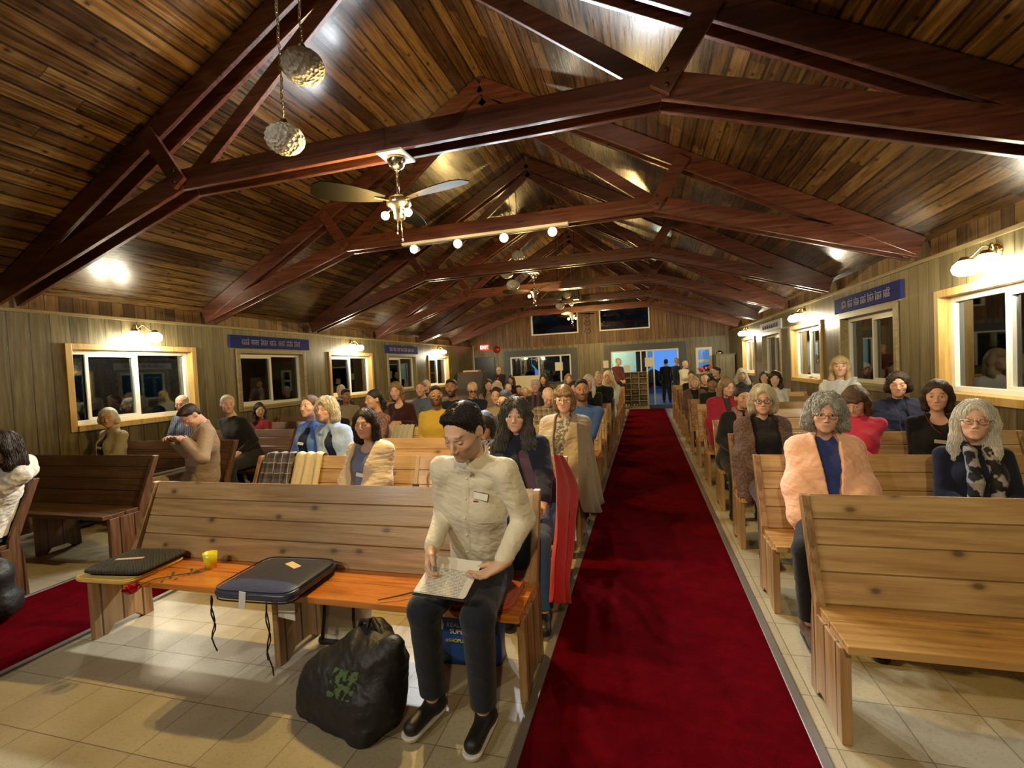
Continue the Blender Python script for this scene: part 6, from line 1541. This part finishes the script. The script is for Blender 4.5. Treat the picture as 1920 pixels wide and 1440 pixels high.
wo = empty('wall_ornament', (-2.05, YF-.01, 3.2)); tag(wo, 'wire ornament hung between the two high windows', 'ornament')
for k in range(3): MB().tube([(-.12, -.02, .28-.3*k), (-.05, -.02, .42-.3*k), (0, -.02, .32-.3*k), (.05, -.02, .42-.3*k), (.12, -.02, .28-.3*k), (0, -.02, .2-.3*k)], .012, 6, closed=True).build('wire_loop', plain('dark wire', (.05, .04, .03), .5), wo)
# white box and pot by the right windows, flowers on the sill
sf = empty('sill_flower', (WR-.035, 10.0, WZ0+.056)); sf.location = (WR-.01, 9.75, WZ0+.056); tag(sf, 'white flower lying on the sill of the third right window', 'flower'); MB().tube([(0, -.2, .015), (0, .1, .02)], .006, 6).build('stem', plain('rose stem', (.10, .16, .03), .6), sf); MB().ball((0, .14, .035), (.035, .05, .035), 10).build('bloom', WHITE, sf)

rounded('spectacle_case', .16, .06, .036, pattern('green leafy print', (.03, .09, .035), (.20, .32, .20), 60.), Matrix.Translation((-.685, 4.125, .4605)) @ Matrix.Rotation(.15, 4, 'Z'), e=.6, label='green leaf patterned case on the seat edge beside the beige shawl', cat='case')
# ------------------------------------------------------------------ outdoors, seen through the glass at dusk
GRASS = plain('dusk lawn', (.035, .05, .03), .95, bump=.01, bscale=20)
struct(MB().box((-60, -40, -.5), (WL-.32, 60, -.25)).build('ground_left', GRASS)); struct(MB().box((WR+.32, -40, -.5), (60, 60, -.25)).build('ground_right', GRASS))
struct(MB().box((WL-.32, YF+.31, -.06), (WR+.32, 60, -.01)).build('ground_back', plain('grey paving', (.07, .07, .08), .8)))
def sky_screen_tree(pts, h, seed, label):  # trees added to keep the bright sky out of the windows
    k = seed
    r = random.Random(seed); t = empty('tree', (*pts, -.25)); tag(t, label, 'tree', 'trees added to darken the windows')
    b = MB()
    for k in range(34):
        a = r.random()*6.28; q = r.random(); c = (math.cos(a)*1.9*q**.5, math.sin(a)*1.9*q**.5, h*(.14+.74*r.random())); s = 1.0+.5*r.random()
        b.ball(c, (s, s, s*.8), 10)
    o = b.build('foliage', plain('dark foliage', (.012, .022, .012), .9, bump=.06, bscale=9), t)
    MB().tube([(0, 0, 0), (.05, 0, h*.3), (0, .1, h*.55)], [.16, .13, .08], 8).build('trunk', plain('bark', (.05, .035, .025), .9), t)
    return t
for i in range(16):
    sky_screen_tree((-14.5-6.8*(i % 2), 1.5+3.6*i), 8.5+(i % 3), i, 'dark tree added to screen the sky outside the left windows')
    sky_screen_tree((11.0+6.8*(i % 2), 1.5+3.6*i), 8.5+(i % 3), i+20, 'dark tree added to screen the sky outside the right windows')
for i in range(3): sky_screen_tree((-6.9+1.0*i-6.8*(i % 2 == 0), 33.5+3.6*i), 9, i+40, 'dark tree added to screen the sky beyond the wide far window')
mq_ = empty('added_tent', (-1.9, 25.5, -.01)); tag(mq_, 'added lit tent for the pale glow behind the left glass of the far door', 'tent')  # tent and its lamp are added to make the pale glow behind the glass
MB().box((-1.5, -1, 0), (1.5, 1, 2.3)).build('tent_wall', plain('tent canvas', (.55, .62, .56), .8), mq_); MB().prism([(-1.8, 2.31), (1.8, 2.31), (0, 3.2)], 1, -1.2, 1.2).build('tent_roof', plain('tent canvas', (.55, .62, .56), .8), mq_)
lamp('added_tent_light', 'POINT', (.2, -2.6, 2.6), 220, (1, 1., .80), mq_, shadow_soft_size=.1); MB().ball((.2, -2.6, 2.66), .05, 10).build('bulb', emit('added lit tent bulb', (.9, 1, .9), 6), mq_)
sky_screen_tree((-2.6, 37.5), 9, 50, 'dark tree added to screen the sky beyond the right high window of the far gable')
sky_screen_tree((-2.2, 47.5), 11, 51, 'tall dark tree added to screen the sky farthest beyond the high windows of the far gable')
hg = MB(); hr_ = random.Random(9)
for i in range(60): hg.ball((-3+.17*i+.05*hr_.random(), 31+.3*hr_.random(), .45+.35*hr_.random()), (.35, .35, .5), 8)
tag(hg.build('hedge', plain('dark foliage', (.012, .022, .012), .9)), 'low dark hedge across the path outside the glass door', 'hedge')
# neighbouring hall beyond the left windows, with a sloping roof and two lit panes
hs = empty('neighbour_house', (-32, 26, -.25)); tag(hs, 'pale neighbouring house with a dark sloping roof seen through the left windows', 'house')
MB().box((-3, -9, 0), (3, 9, 2.9)).build('wall', plain('pale siding', (.32, .34, .33), .8), hs)
MB().prism([(-3.4, 2.9), (3.4, 2.9), (0, 5.2)], 1, -9.4, 9.4).build('roof', plain('dark shingles', (.05, .055, .07), .8), hs)
for y in (-6.5, -5.6): MB().box((3.0, y, 1.3), (3.03, y+.55, 1.9)).build('lit_window', emit('lit far window %d' % int(y*10), (.9, 1., .85), 1.2), hs)
van = empty('parked_car', (6.6, 10.5, -.25), 1.5); tag(van, 'pale parked car outside the nearest right window', 'car')
MB().prism([(-2.2, .35), (-2.2, .85), (-1.4, 1.0), (-.8, 1.5), (1.1, 1.5), (1.8, 1.0), (2.3, .9), (2.3, .35)], 1, -.85, .85).build('car_body', plain('pale car paint', (.4, .42, .46), .3), van, bevel=.05)
MB().prism([(-1.25, 1.0), (-.75, 1.42), (1.0, 1.42), (1.6, 1.0)], 1, -.87, .87).build('car_window', BLACK, van)
for x in (-1.4, 1.4):
    for y in (-.8, .8): MB().lathe([(.0001, -.1), (.32, -.1), (.34, 0), (.32, .1), (.0001, .1)], 20, (x, y, .34), mat=Matrix.Rotation(math.pi/2, 3, 'X')).build('wheel', BLACK, van)
